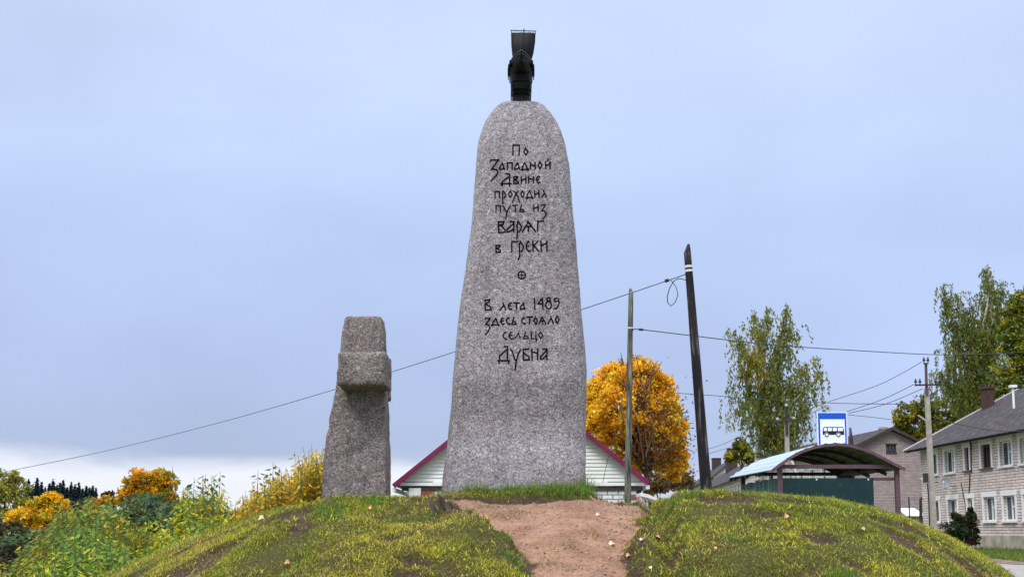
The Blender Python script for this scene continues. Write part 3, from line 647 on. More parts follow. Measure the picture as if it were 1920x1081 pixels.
# ------------------------------------------------------------------ the bronze ship on top
Yc = 15.30
topz = P(977, 193.5, YS - 0.1).z
def pz(py, Y=Yc): return P(977, py, Y).z
cx = P(977, 180, Yc).x
ship = thing('ship_sculpture', (cx, Yc, topz), 'small dark bronze sailing longship seen from its bow on top of the tall stone', 'sculpture')
mb = MB(); pts = []
n = 40; r0 = 0.113
ring = [(cx + (r0 + (0.007 if k % 2 else 0)) * math.cos(2*math.pi*k/n), Yc + (r0 + (0.007 if k % 2 else 0)) * math.sin(2*math.pi*k/n), topz - 0.03) for k in range(n)]
mb.prism(ring, (0, 0, pz(172) - topz + 0.03)); mb.build('fluted_pedestal', M['bronze'], ship)
mb = MB()
def slab(z0, z1, hw0, hw1, hd0, hd1, nseg=28, ex=4.0):
    vs = []
    for z, a, b_ in ((z0, hw0, hd0), (z1, hw1, hd1)):
        for k in range(nseg):
            th = 2*math.pi*k/nseg; c, s_ = math.cos(th), math.sin(th); r = (abs(c)**ex + abs(s_)**ex) ** (-1/ex)
            vs.append((cx + a*c*r, Yc + b_*s_*r, z))
    mb.add(vs, [(k, (k+1) % nseg, nseg+(k+1) % nseg, nseg+k) for k in range(nseg)] + [tuple(range(nseg))[::-1], tuple(range(nseg, 2*nseg))])
slab(pz(181), pz(173), 0.118, 0.130, 0.13, 0.16); slab(pz(175.5), pz(165), 0.128, 0.134, 0.20, 0.22)
slab(pz(165.5), pz(162), 0.122, 0.128, 0.20, 0.22); slab(pz(162.3), pz(150), 0.136, 0.142, 0.22, 0.24)
for sx_ in (-1, 1):
    for yy in (-0.19, 0.19): mb.bar((cx + sx_*0.128, Yc + yy, pz(184)), (cx + sx_*0.132, Yc + yy, pz(166)), 0.014, 0.05)
mb.build('wave_base', M['bronze'], ship)
def hull_sec(t):
    """half beam, sheer height, keel height at t in -1..1 (bow at -1)"""
    hb = 0.158 * max(0.0, 1 - abs(t) ** 2.4) ** 0.75
    return hb, pz(131) + 0.05 * abs(t) ** 3, pz(152) + 0.075 * abs(t) ** 4
mb = MB(); NS, NP = 26, 15; vs = []
for i in range(NS + 1):
    t_ = -1 + 2*i/NS; hb, zs, zk = hull_sec(t_)
    for j in range(NP):
        a = math.pi * j/(NP-1); stepq = 1 + 0.035 * ((j if j <= NP//2 else NP-1-j) % 2)
        vs.append((cx - math.cos(a) * hb * stepq * (abs(math.cos(a)) ** -0.25 if abs(math.cos(a)) > 1e-3 else 1), Yc + t_*0.52, zs - (zs - zk) * math.sin(a) ** 0.8))
mb.add(vs, [(i*NP+j, i*NP+j+1, (i+1)*NP+j+1, (i+1)*NP+j) for i in range(NS) for j in range(NP-1)])
mb.add(vs, [(i*NP, (i+1)*NP, (i+1)*NP+NP-1, i*NP+NP-1) for i in range(NS)])
mb.build('hull', M['bronze'], ship)
for off, rr in ((0.0, 0.010), (0.034, 0.0075)):          # gunwale and rubbing strake
    mb = MB()
    for s_ in (-1, 1):
        pts = []
        for i in range(NS + 1):
            t_ = -1 + 2*i/NS; hb, zs, zk = hull_sec(t_); pts.append((cx + s_*(hb*(1.0 if off == 0 else 0.99) + 0.004), Yc + t_*0.52, zs - off))
        mb.tube(pts, rr, 6)
    mb.build('strake', M['bronze_light'], ship)
for sgn, nm_ in ((-1, 'stem_post'), (1, 'stern_post')):
    mb = MB(); y0 = Yc + sgn*0.50; z0 = hull_sec(-1)[2]
    top = pz(95, Yc - 0.62) if sgn < 0 else pz(110, Yc + 0.6)
    pts = [(cx, y0 - sgn*0.05, z0 - 0.01), (cx, y0 + sgn*0.02, z0 + 0.04), (cx, y0 + sgn*0.06, z0 + 0.10), (cx, y0 + sgn*0.09, top - 0.07), (cx, y0 + sgn*0.10, top - 0.02), (cx, y0 + sgn*0.125, top), (cx, y0 + sgn*0.155, top - 0.018)]
    mb.tube(pts, [0.018, 0.017, 0.014, 0.010, 0.010, 0.012, 0.006], 8); mb.build(nm_, M['bronze'], ship, True)
for s_ in (-1, 1):
    for k in range(5):
        t_ = -0.5 + k*0.25; hb, zs, zk = hull_sec(t_); mb = MB()
        ring = [(cx + s_*(hb + 0.008), Yc + t_*0.52 + 0.05*math.cos(a*math.pi/8), zs - 0.035 + 0.055*math.sin(a*math.pi/8)) for a in range(16)]
        mb.prism(ring, (s_*0.012, 0, 0)); mb.build('shield', M['bronze'], ship)
mb = MB(); NX, NZ = 12, 14; fr_, bk = [], []
for j in range(NZ + 1):
    py = 62 + (123 - 62) * j/NZ
    xl = np.interp(py, [60, 85, 105, 123], [958.2, 958.6, 960.6, 965]); xr = np.interp(py, [60, 80, 100, 123], [1004.4, 1003.4, 1000.3, 993.5])
    for i in range(NX + 1):
        u = i/NX; belly = 0.075 * math.sin(math.pi*u) ** 0.8 * math.sin(math.pi*min(1, j/NZ*0.9 + 0.05)) + 0.006*math.sin(u*19)
        p = P(xl + (xr - xl)*u, py, Yc); fr_.append(p + Vector((0, -belly, 0))); bk.append(p + Vector((0, -belly + 0.012, 0)))
W_ = NX + 1; nn = len(fr_)
fs = [(j*W_+i, j*W_+i+1, (j+1)*W_+i+1, (j+1)*W_+i) for j in range(NZ) for i in range(NX)]
rim = [i for i in range(W_)] + [j*W_+NX for j in range(1, NZ+1)] + [NZ*W_+i for i in range(NX-1, -1, -1)] + [j*W_ for j in range(NZ-1, 0, -1)]
mb.add(fr_ + bk, fs + [tuple(nn + a for a in reversed(f_)) for f_ in fs] + [(rim[k], rim[(k+1) % len(rim)], nn + rim[(k+1) % len(rim)], nn + rim[k]) for k in range(len(rim))])
mb.build('sail', M['bronze'], ship, True)
mb = MB(); mb.tube([P(957.2, 57.2, Yc), P(1005.4, 58.6, Yc)], 0.0058, 8); mb.build('yard', M['bronze'], ship)
for k in range(11):
    mb = MB(); u = k/10; mb.tube([P(959 + 45*u, 57.4 + 1.1*u, Yc), P(959 + 45*u, 62.6, Yc)], 0.0036 if k not in (0, 10) else 0.005, 5); mb.build('lacing', M['bronze'], ship)
mb = MB(); mb.tube([(cx + 0.02, Yc + 0.03, pz(140)), P(982.5, 54.5, Yc + 0.03)], [0.014, 0.007], 8); mb.build('mast', M['bronze'], ship)

# ------------------------------------------------------------------ granite cross
YX = 15.15
CL = [(652,598),(648,603),(645,625),(641,660),(637,700),(633,735),(626,770),(620,790),(616,815),(612,860),(609,900),(608,930)]
CR = [(712,596),(718,598),(721,620),(723,655),(724,700),(725,760),(727,800),(729,860),(730,930)]
pys = [597, 597.6, 599, 602] + list(np.linspace(606, 930, 44)) + [960]; lv = []
for py in pys:
    q = min(py, 930); xl = np.interp(q, [p[1] for p in CL], [p[0] for p in CL]); xr = np.interp(q, [p[1] for p in CR], [p[0] for p in CR])
    a, b_ = P(xl, py, YX), P(xr, py, YX); k = 0.93 if py < 597.3 else (0.97 if py < 598.5 else 1)
    lv.append(((a.x+b_.x)/2, YX, a.z, (b_.x-a.x)/2*k, np.interp(py, [597, 930], [0.20, 0.27])*k))
lv.reverse()
cb = (lv[0][0], YX, float(mound_h(np.array([-1.93]), np.array([YX]))[0]))
cross = thing('stone_cross', cb, 'rough-hewn grey stone cross seen end-on, one arm jutting forward, left of the tall stone', 'stone cross')
lofted_stone(lv, 150, 0.018, 9.0, 18.0, 0.6).build('shaft', M['cross'], cross, True)
def arm_block(Y0, Y1, x0p, x1p, ytp, ybp, seed):
    mb = MB(); a, b_ = P(x0p, ytp, Y0), P(x1p, ybp, Y0); n = 12; vs = []
    xs_, zs_ = (a.x, b_.x), (b_.z, a.z); ncell = 40; NB_ = 16
    cxx, czz = (xs_[0]+xs_[1])/2, (zs_[0]+zs_[1])/2; ax, az = (xs_[1]-xs_[0])/2, (zs_[1]-zs_[0])/2
    lev = [(Y0 + (Y1-Y0)*i/NB_, 1.0) for i in range(NB_+1)]; lev = [(Y0+0.0, 0.2), (Y0 + 0.002, 0.6), (Y0+0.006, 0.93)] + [(Y0+0.03, 1.0)] + lev[1:-1] + [(Y1, 0.94)]
    NSG = 96
    for Y, k in lev:
        for j in range(NSG):
            th = 2*math.pi*j/NSG; c, s_ = math.cos(th), math.sin(th); r = (abs(c)**22 + abs(s_)**22) ** (-1/22)
            p = Vector((cxx + ax*c*r*k, Y, czz + az*s_*r*k)); q = p + Vector((seed, 0, 0))
            d = 0.016*(mnoise.noise(q*3.0) + 0.6*mnoise.noise(q*9.0) + 0.4*mnoise.noise(q*24.0) - 2.2*max(0.0, mnoise.noise(q*6.0) - 0.15))
            vs.append(p + Vector((c, 0, s_))*d + Vector((0, d*1.1, 0)))
    m_ = len(lev)
    mb.add(vs, [(i*NSG+j, i*NSG+(j+1) % NSG, (i+1)*NSG+(j+1) % NSG, (i+1)*NSG+j) for i in range(m_-1) for j in range(NSG)] + [tuple(range(NSG)), tuple((m_-1)*NSG+j for j in range(NSG))[::-1]])
    return mb
arm_block(14.34, 14.99, 632, 723, 659, 722, 4.0).build('arm', M['cross'], cross, True)
arm_block(15.31, 15.74, 645, 727, 684, 746, 14.0).build('arm', M['cross'], cross, True)

# ------------------------------------------------------------------ wooden poles
def wood_pole(name, Y, pts, radii, mat, label, bands, chisel):
    gz = surf1(P(pts[-1][0], pts[-1][1], Y).x, Y); bs = P(pts[-1][0], pts[-1][1], Y); tp = P(pts[0][0], pts[0][1], Y)
    k = (gz - 0.3 - tp.z) / (bs.z - tp.z); ft = tp.lerp(bs, k)
    t_ = thing(name, (ft.x, Y, gz), label, 'utility pole', 'wooden poles behind the mound')
    mb = MB(); n = 14; seg = 26; ps = []; rs = []
    for i in range(seg + 1):
        u = i/seg; p = ft.lerp(tp, u); p = p + Vector((mnoise.noise(Vector((u*4, Y, 0)))*0.012, 0, 0)); ps.append(p); rs.append(radii[1] + (radii[0]-radii[1])*u)
    mb.tube(ps, rs, n); top = mb.v[-n:] if False else None
    # chisel-cut tip
    r = rs[-1]; a = tp; rg = [(a.x + r*math.cos(2*math.pi*j/n), a.y + r*math.sin(2*math.pi*j/n), a.z) for j in range(n)]
    tip = [(a.x + chisel[0]*r + 0.35*r*math.cos(2*math.pi*j/n), a.y + r*0.5*math.sin(2*math.pi*j/n), a.z + chisel[1]) for j in range(n)]
    mb.add(rg + tip, [(j, (j+1) % n, n+(j+1) % n, n+j) for j in range(n)] + [tuple(range(n, 2*n))])
    mb.build('shaft', mat, t_, True)
    for py in bands:
        u = (py - pts[0][1]) / (pts[-1][1] - pts[0][1]); p = tp.lerp(bs, u); rr = radii[0] + (radii[1]-radii[0])*u*0.9
        mb = MB(); dr = (tp-bs).normalized(); mb.tube([p - dr*0.022, p + dr*0.022], rr + 0.006, 14); mb.build('steel_band', M['band'], t_)
    return t_
wood_pole('utility_pole', 22.0, [(1289, 474), (1324, 915)], (0.068, 0.125), M['pole_dark'], 'leaning blackened wooden pole with pointed tip and two pale bands beside the shelter', (500.5, 508.5), (0.35, 0.165))
wood_pole('utility_pole', 37.0, [(1183, 548), (1177, 935)], (0.075, 0.115), M['pole_grey'], 'upright weathered grey-green wooden pole in front of the golden maple', (616,), (-0.2, 0.13))

# ------------------------------------------------------------------ cables
def cable(label, pts, r, mat='cable_dark', extra=None, cat='cable', name='overhead_cable'):
    """pts: (px, py, Y) knots"""
    ps = []
    K = [(a, b_, 1/c) for a, b_, c in pts]; n = len(K)
    for i in range(n - 1):
        p0, p1, p2, p3 = K[max(i-1, 0)], K[i], K[i+1], K[min(i+2, n-1)]
        for s_ in range(8):
            t_ = s_/8; q = []
            for d in range(3):
                q.append(0.5*((2*p1[d]) + (-p0[d]+p2[d])*t_ + (2*p0[d]-5*p1[d]+4*p2[d]-p3[d])*t_*t_ + (-p0[d]+3*p1[d]-3*p2[d]+p3[d])*t_**3))
            ps.append(P(q[0], q[1], 1/q[2]))
    ps.append(P(pts[-1][0], pts[-1][1], pts[-1][2]))
    if extra:
        mid = ps[len(ps)//2]; o = thing(name, mid, label, cat, 'overhead cables')
        mb = MB(); mb.tube(ps, r, 6); mb.build('line', M[mat], o, True); return o
    mb = MB(); mb.tube(ps, r, 6); o = mb.build(name, M[mat], None, True, loc=ps[len(ps)//2])
    return tag(o, label, cat, 'overhead cables')
c1 = cable('thick grey-blue cable sagging away left behind both stones from the black leaning pole', [(-70, 905, 50), (0, 886, 46), (200, 844, 39.5), (420, 789, 34), (630, 728.5, 30), (855, 658, 26.8), (1090, 580, 24.2), (1250, 526, 22.7), (1285, 514, 22.0)], 0.0135, 'cable', True)
mb = MB(); lp = [(1252,526),(1256,524.5),(1262,529),(1269,541),(1271,553),(1266,566),(1258,573.5),(1252,567),(1251,556),(1255,541),(1263,527),(1272,522),(1280,523),(1286,525)]
mb.tube([P(a, b_, 22.6 - 0.5*i/13) for i, (a, b_) in enumerate(lp)], 0.0085, 6); mb.build('slack_loop', M['cable_dark'], c1, True)
mb = MB(); mb.bar(P(1247.5, 527, 22.7), P(1253.5, 524.6, 22.65), 0.05, 0.05); mb.build('clamp', M['iron'], c1)
c2 = cable('long thin dark cable running right from the grey-green pole past both birches', [(1187, 619, 37), (1197, 617, 37.2), (1290, 628, 40), (1400, 641, 42), (1500, 650, 45), (1620, 657.5, 48), (1740, 664, 51), (1830, 664, 55), (1925, 659, 58)], 0.016, 'cable_dark', True)
mb = MB(); mb.bar(P(1199, 617.2, 37.2), P(1205, 618, 37.3), 0.07, 0.06); mb.build('clamp', M['iron'], c2)
WIRES = [
 ('thin wire crossing level behind the black pole and the left birch', [(1262, 736, 60), (1340, 741, 60), (1400, 746, 60), (1560, 755, 60), (1695, 757, 58)], 0.02),
 ('uppermost of the wires fanning left from the concrete pole, from its top', [(1728, 678, 52), (1690, 700, 54), (1640, 724, 57), (1552, 753, 62)], 0.018),
 ('middle wire fanning left from the crossarm of the concrete pole', [(1714, 720, 52), (1655, 748, 55), (1588, 771, 60)], 0.018),
 ('lowest wire fanning left from the crossarm of the concrete pole', [(1730, 728, 52), (1660, 757, 55), (1592, 774, 60)], 0.018),
 ('short wire right of the bus sign running toward the round green tree', [(1590, 777, 66), (1630, 781, 66), (1672, 786, 66)], 0.018),
 ('sagging wire from the concrete pole across the grey roof to the brick house', [(1743, 779, 52), (1775, 790, 53.5), (1860, 806, 56), (1925, 808, 57)], 0.022),
 ('wire crossing in front of the right birch, rising to the right edge', [(1765, 716, 70), (1845, 699, 66), (1925, 683, 62)], 0.02),
 ('upper of two faint wires beside the black pole above the far chimneys', [(1325, 842, 80), (1358, 831, 80), (1396, 813, 78)], 0.018),
 ('lower of two faint wires beside the black pole above the far chimneys', [(1325, 851, 80), (1355, 842, 80), (1372, 837, 78)], 0.018),
 ('faint wire hanging beside the grey-green pole over the white gable', [(1178, 665, 37), (1163, 770, 36.9), (1142, 850, 36.8), (1130, 905, 36.7)], 0.011),
]
for lb, pts, r in WIRES: cable(lb, pts, r * 0.8)

# ------------------------------------------------------------------ bus shelter
def shelter():
    Y0, Y1 = 24.0, 27.6
    A = lambda px, py, Y: P(px, py, Y)
    xl0, xr0 = A(1462, 880, Y0).x, A(1681, 880, Y0).x; xl1, xr1 = A(1393, 893, Y1).x, A(1574, 893, Y1).x
    g = gh1(6.5, 25.5)
    t_ = thing('bus_shelter', ((xl0+xr0)/2, (Y0+Y1)/2, g), 'open maroon-framed bus shelter with arched metal roof and dark green panels', 'bus shelter')
    zb = A(1570, 874, Y0).z; zb1 = A(1500, 888, Y1).z
    for x, Y, z in ((xl0, Y0, zb), (xr0, Y0, zb), (xl1, Y1, zb1), (xr1, Y1, zb1)):
        mb = MB(); mb.bar((x, Y, g - 0.1), (x, Y, z - 0.035), 0.085, 0.085, (0, 1, 0)); mb.build('post', M['shelter'] if Y == Y0 else M['iron'], t_)
    for Y, a, b_, z, m in ((Y0, xl0, xr0, zb, 'shelter'), (Y1, xl1, xr1, zb1, 'iron')):
        mb = MB(); mb.bar((a - 0.043, Y, z), (b_ + 0.043, Y, z), 0.08, 0.075); mb.build('beam', M[m], t_)
    for a, b_ in ((xl0, xl1), (xr0, xr1)):
        mb = MB(); mb.bar((a, Y0 + 0.045, zb - 0.003), (b_, Y1 - 0.045, zb1 - 0.003), 0.06, 0.07); mb.build('beam', M['iron'], t_)
    pzt = A(1550, 895.5, Y0).z
    mb = MB(); xe = A(1637, 900, Y0).x; mb.box((xl0 + 0.046, Y0 - 0.015, g + 0.12), (xe, Y0 + 0.015, pzt)); e = mb.build('end_panel', M['green'], t_)
    for px in (1466, 1531, 1628):
        mb = MB(); p = A(px, 898, Y0 - 0.017); mb.box((p.x-0.014, Y0-0.022, p.z-0.014), (p.x+0.014, Y0-0.016, p.z+0.014)); mb.build('bolt', M['white'], e)
    mb = MB(); mb.bar((xe - 0.02, Y0 + 0.04, pzt - 0.02), (xr0 - 0.043, Y0 + 0.04, pzt - 0.02), 0.05, 0.06); mb.build('rail', M['shelter'], t_)
    # corrugated side wall on the left, wavy in plan
    mb = MB(); n = 60; fr_ = []; 
    for i in range(n + 1):
        u = i/n; x = xl0 + (xl1-xl0)*u - 0.05 + 0.03*math.sin(u*110); y = Y0 + 0.06 + (Y1-Y0-0.12)*u; zt = pzt + (A(1390, 909, Y1).z - pzt)*u + (0.02 if (i//6) % 2 else 0)
        fr_ += [(x, y, g + 0.1), (x, y, zt)]
    bk = [(a+0.012, b_, c) for a, b_, c in fr_]; m_ = len(fr_)
    mb.add(fr_ + bk, [(2*i, 2*i+1, 2*i+3, 2*i+2) for i in range(n)] + [(m_+2*i, m_+2*i+2, m_+2*i+3, m_+2*i+1) for i in range(n)] + [(2*i+1, m_+2*i+1, m_+2*i+3, 2*i+3) for i in range(n)] + [(0, m_, m_+1, 1), (m_-2, m_-1, 2*m_-1, 2*m_-2)])
    mb.build('side_panel', M['green_old'], t_)
    # arched roof: profile at the near end and the far end
    near = [(1447,882),(1460,872),(1480,858),(1502,846),(1525,838),(1548,833.5),(1570,832),(1592,834),(1615,840),(1638,849),(1660,860),(1678,870),(1697,879)]
    pn = [A(a, b_, Y0 - 0.18) for a, b_ in near]
    fl, frr, zl = A(1368, 896.5, Y1 + 0.2).x, A(1592, 891, Y1 + 0.2).x, A(1368, 896.5, Y1 + 0.2).z
    def fars(p):
        u = (p.x - pn[0].x)/(pn[-1].x - pn[0].x); return Vector((fl + (frr-fl)*u, Y1 + 0.2, zl + (p.z - pn[0].z)*0.97))
    NR = 120
    def prof(u):
        f = u*(len(pn)-1); i = min(int(f), len(pn)-2); return pn[i].lerp(pn[i+1], f-i)
    top = []; NL = 30
    for i in range(NR + 1):
        a = prof(i/NR); b_ = fars(a)
        for j in range(NL + 1):
            p = a.lerp(b_, j/NL); top.append(p + Vector((0, 0, 0.013*math.sin(i*2*math.pi/8.0))))
    w = NL + 1; fs = [(i*w+j, i*w+j+1, (i+1)*w+j+1, (i+1)*w+j) for i in range(NR) for j in range(NL)]
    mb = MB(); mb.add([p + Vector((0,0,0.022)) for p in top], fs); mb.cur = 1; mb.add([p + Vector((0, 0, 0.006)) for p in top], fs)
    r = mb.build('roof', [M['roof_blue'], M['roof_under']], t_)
    for j in (0, 9, 18, 27, 30):                              # arched ribs; the first and last are the fascias
        mb = MB(); pts = []
        for i in range(0, NR + 1, 3):
            a = prof(i/NR); p = a.lerp(fars(a), j/NL); pts.append(p + Vector((0, 0.0, -0.006 if j == 0 else -0.05)))
        for a, b_ in zip(pts[:-1], pts[1:]): mb.bar(a, b_, 0.04, 0.055 if j == 0 else 0.07)
        mb.build('fascia' if j in (0, 30) else 'rib', M['shelter'] if j == 0 else M['iron'], t_)
    mb = MB(); mb.box((xl1 + 0.2, Y1 - 0.5, g + 0.42), (xr1 - 0.2, Y1 - 0.12, g + 0.47)); 
    for x in (xl1 + 0.35, xr1 - 0.35): mb.box((x - 0.04, Y1 - 0.45, g - 0.05), (x + 0.04, Y1 - 0.17, g + 0.42))
    mb.build('bench', M['wood_dark'], t_)
shelter()
# bus stop sign standing on the shelter roof
def bus_sign():
    Y = 25.4; a, b_ = P(1531.5, 772, Y), P(1590, 841, Y)
    t_ = thing('bus_stop_sign', ((a.x+b_.x)/2, Y, b_.z), 'blue-bordered bus stop sign with black bus on white on the shelter roof', 'road sign')
    px = lambda u, v: Vector((a.x + (b_.x-a.x)*(u-1531.5)/58.5, 0, a.z + (b_.z-a.z)*(v-772)/69.0))
    def plate(name, pts, y0, y1, mat, par):
        mb = MB(); mb.prism([(px(u, v).x, Y + y0, px(u, v).z) for u, v in pts], (0, y1-y0, 0)); return mb.build(name, M[mat], par)
    bd = plate('board', [(1531.5,772),(1590,772),(1590,841),(1531.5,841)], 0.0, 0.025, 'sign_white', t_)
    plate('blue_field', [(1533.4,773.6),(1588.3,773.6),(1588.3,840),(1533.4,840)], -0.006, -0.001, 'sign_blue', bd)
    plate('white_field', [(1537,785.5),(1585,785.5),(1585,838.5),(1537,838.5)], -0.012, -0.007, 'sign_white', bd)
    body = [(1541.5,814.5),(1541.5,806.5),(1543.2,801),(1545,800),(1580.2,800),(1582,801.5),(1582.8,807),(1583.2,814.5)]
    plate('bus_symbol', body, -0.018, -0.013, 'sign_black', bd)
    for u0, u1 in ((1543.6,1549.6),(1551.4,1559.4),(1561.2,1569.2),(1571,1580.6)):
        plate('bus_symbol_window', [(u0 + (0.8 if u0 < 1545 else 0),801.6),(u1,801.6),(u1,807.6),(u0 - 0.4 if u0 < 1545 else u0,807.6)], -0.023, -0.019, 'sign_white', bd)
    for cu in (1548.8, 1571.6):
        for r, m, d in ((4.5, 'sign_white', 0.019), (3.9, 'sign_black', 0.024), (2.4, 'sign_white', 0.029)):
            plate('bus_symbol_wheel', [(cu + r*math.cos(k*math.pi/9), 814.6 + r*math.sin(k*math.pi/9)) for k in range(18)], -d-0.004, -d, m, bd)
    for u in (1541, 1580):
        mb = MB(); p = px(u, 790); q = px(u, 848); mb.bar((p.x, Y + 0.045, p.z), (p.x, Y + 0.045, q.z), 0.035, 0.035, (0, 1, 0)); mb.build('mount', M['iron'], t_)
bus_sign()

# ------------------------------------------------------------------ houses
def wall(mb, o, U, Nn, ul, z0, z1, holes, depth):
    """wall from o along U (length ul) with rectangular holes [(u0,u1,z0,z1)] and reveals running inward"""
    o, U, Nn = Vector(o), Vector(U), Vector(Nn)
    us = sorted({0, ul} | {h[0] for h in holes} | {h[1] for h in holes}); zs = sorted({z0, z1} | {h[2] for h in holes} | {h[3] for h in holes})
    pt = lambda u, z, d=0: Vector((o.x, o.y, 0)) + U*u + Vector((0, 0, z)) - Nn*d
    for u0, u1 in zip(us[:-1], us[1:]):
        for a, b_ in zip(zs[:-1], zs[1:]):
            um, zm = (u0+u1)/2, (a+b_)/2
            if any(h[0] < um < h[1] and h[2] < zm < h[3] for h in holes): continue
            mb.add([pt(u0, a), pt(u1, a), pt(u1, b_), pt(u0, b_)], [(0, 1, 2, 3)])
    for u0, u1, a, b_ in holes:
        c = [(u0, a), (u1, a), (u1, b_), (u0, b_)]
        for i in range(4):
            p, q = c[i], c[(i+1) % 4]; mb.add([pt(*p), pt(*q), pt(*q, depth), pt(*p, depth)], [(0, 1, 2, 3)])
def window(parent, o, U, Nn, h, trim='white', sash='white', tw=0.16, curtain=None, sill=None, panes=2, depth=0.16, brown=False):
    o, U, Nn = Vector((o[0], o[1], 0)), Vector(U), Vector(Nn); u0, u1, z0, z1 = h
    pt = lambda u, z, d=0: o + U*u + Vector((0, 0, z)) + Nn*d
    def bx(mb, ua, ub, za, zb, da, db):
        vs = [pt(ua, za, da), pt(ub, za, da), pt(ub, zb, da), pt(ua, zb, da), pt(ua, za, db), pt(ub, za, db), pt(ub, zb, db), pt(ua, zb, db)]
        mb.add(vs, [(0,1,2,3),(7,6,5,4),(0,4,5,1),(1,5,6,2),(2,6,7,3),(3,7,4,0)])
    mb = MB()
    if tw > 0:
        bx(mb, u0-tw, u0+0.012, z0, z1, -0.02, 0.03); bx(mb, u1-0.012, u1+tw, z0, z1, -0.02, 0.03)
        bx(mb, u0-tw-0.05, u1+tw+0.05, z1-0.012, z1+tw*1.5, -0.02, 0.045)
    else: bx(mb, u0-0.05, u1+0.05, z1-0.01, z1+0.1, -0.02, 0.02)
    w = mb.build('window', M[trim], parent)
    mb = MB(); bx(mb, u0-tw*0.9, u1+tw*0.9, z0-0.09, z0-0.003, -0.03, 0.10); mb.build('sill', M[sill or trim], w)
    mb = MB(); s = 0.075; d0, d1 = -depth+0.01, -depth+0.07
    bx(mb, u0+0.002, u0+s, z0+0.002, z1-0.015, d0, d1); bx(mb, u1-s, u1-0.002, z0+0.002, z1-0.015, d0, d1); bx(mb, u0+s+0.002, u1-s-0.002, z1-s-0.012, z1-0.015, d0, d1); bx(mb, u0+s+0.002, u1-s-0.002, z0+0.002, z0+s, d0, d1)
    uw = u1-u0
    for k in range(1, panes):
        c = u0 + uw*k/panes if panes != 2 else u0 + uw*0.52
        bx(mb, c-0.04, c+0.04, z0+s+0.002, z1-s-0.014, d0, d1)
    if panes == 2: bx(mb, u0+uw*0.52+0.042, u1-s-0.002, z0+(z1-z0)*0.55-0.03, z0+(z1-z0)*0.55+0.03, d0, d1)
    mb.build('sash', M[sash], w)
    mb = MB(); bx(mb, u0+0.03, u1-0.03, z0+0.03, z1-0.03, -depth-0.006, -depth); mb.build('pane', M['glass'], w)
    if curtain:
        fa, fb2, mt = curtain; mb = MB(); n = 24; vs = []
        for i in range(n+1):
            u = u0 + uw*(fa + (fb2-fa)*i/n); d = -depth-0.16 + 0.03*math.sin(i*1.7); vs += [pt(u, z0+0.03, d), pt(u, z1-0.02, d)]
        mb.add(vs, [(2*i, 2*i+2, 2*i+3, 2*i+1) for i in range(n)]); mb.build('curtain', M[mt], w)
    return w

# --- the long brick house on the right
DL, DR = 71.8, 50.0
def fx(D): return 27.62 - 0.0448*D - 0.0       # facade line X(D)
U = Vector((fx(DR) - fx(DL), DR - DL, 0)).normalized(); Nf = Vector((U.y, -U.x, 0))
if Nf.x > 0: Nf = -Nf
oL = Vector((fx(DL), DL, 0)); ulen = (Vector((fx(DR), DR, 0)) - oL).length
gz = 0.62; zP, zT = 1.52, 6.80
rh = thing('brick_house', ((fx(61) + 4), 61, gz), 'two-storey pale brick house with white-trimmed windows and dark slate roof at the right edge', 'house')
def ud(px): D = 27.62/((px-960)/FPX + 0.0448); return (Vector((fx(D), D, 0)) - oL).length
WIN = [(1749,0.62,'up',1),(1780,0.66,'up',2),(1813,0.30,'up',1),(1849,0.60,'up',3),(1886,0.66,'up',2),(1925,0.66,'up',2),
       (1749,0.62,'lo',1),(1782,0.62,'lo',2),(1815,0.34,'lo',1),(1851,0.66,'lo',2),(1888,0.66,'lo',2),(1927,0.66,'lo',2)]
holes = []
for px, hw, st_, pn_ in WIN:
    u = ud(px); holes.append((u-hw, u+hw, 5.0 if st_ == 'up' else 2.25, 6.26 if st_ == 'up' else 3.52))
mb = MB(); wall(mb, oL, U, Nf, ulen, zP, zT, holes, 0.22)
inn = -Nf; wd = 13.0
def pl(u, w_, z): return oL + U*u + inn*w_ + Vector((0, 0, z))
for a, b_ in (((0, 0), (0, wd)), ((0, wd), (ulen, wd)), ((ulen, wd), (ulen, 0))):
    mb.add([pl(*a, zP), pl(*b_, zP), pl(*b_, zT), pl(*a, zT)], [(0, 1, 2, 3)])
RZ = zT + 3.4
for u in (0, ulen): mb.add([pl(u, 0, zT), pl(u, wd, zT), pl(u, wd/2, RZ)], [(0, 1, 2)])
mb.build('wall', M['brick_right'], rh)
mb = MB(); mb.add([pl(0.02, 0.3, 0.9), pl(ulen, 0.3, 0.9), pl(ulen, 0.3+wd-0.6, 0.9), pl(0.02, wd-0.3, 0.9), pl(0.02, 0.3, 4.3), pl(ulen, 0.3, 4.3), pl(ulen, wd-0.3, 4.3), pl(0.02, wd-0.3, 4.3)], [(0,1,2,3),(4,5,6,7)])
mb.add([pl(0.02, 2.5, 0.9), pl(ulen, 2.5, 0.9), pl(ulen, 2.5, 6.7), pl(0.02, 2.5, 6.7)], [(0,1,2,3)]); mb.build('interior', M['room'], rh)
mb = MB(); mb.prism([pl(-0.03, -0.05, gz-0.5), pl(ulen, -0.05, gz-0.5), pl(ulen, wd, gz-0.5), pl(-0.03, wd, gz-0.5)], (0, 0, zP - gz + 0.5)); mb.build('plinth', M['plinth'], rh)
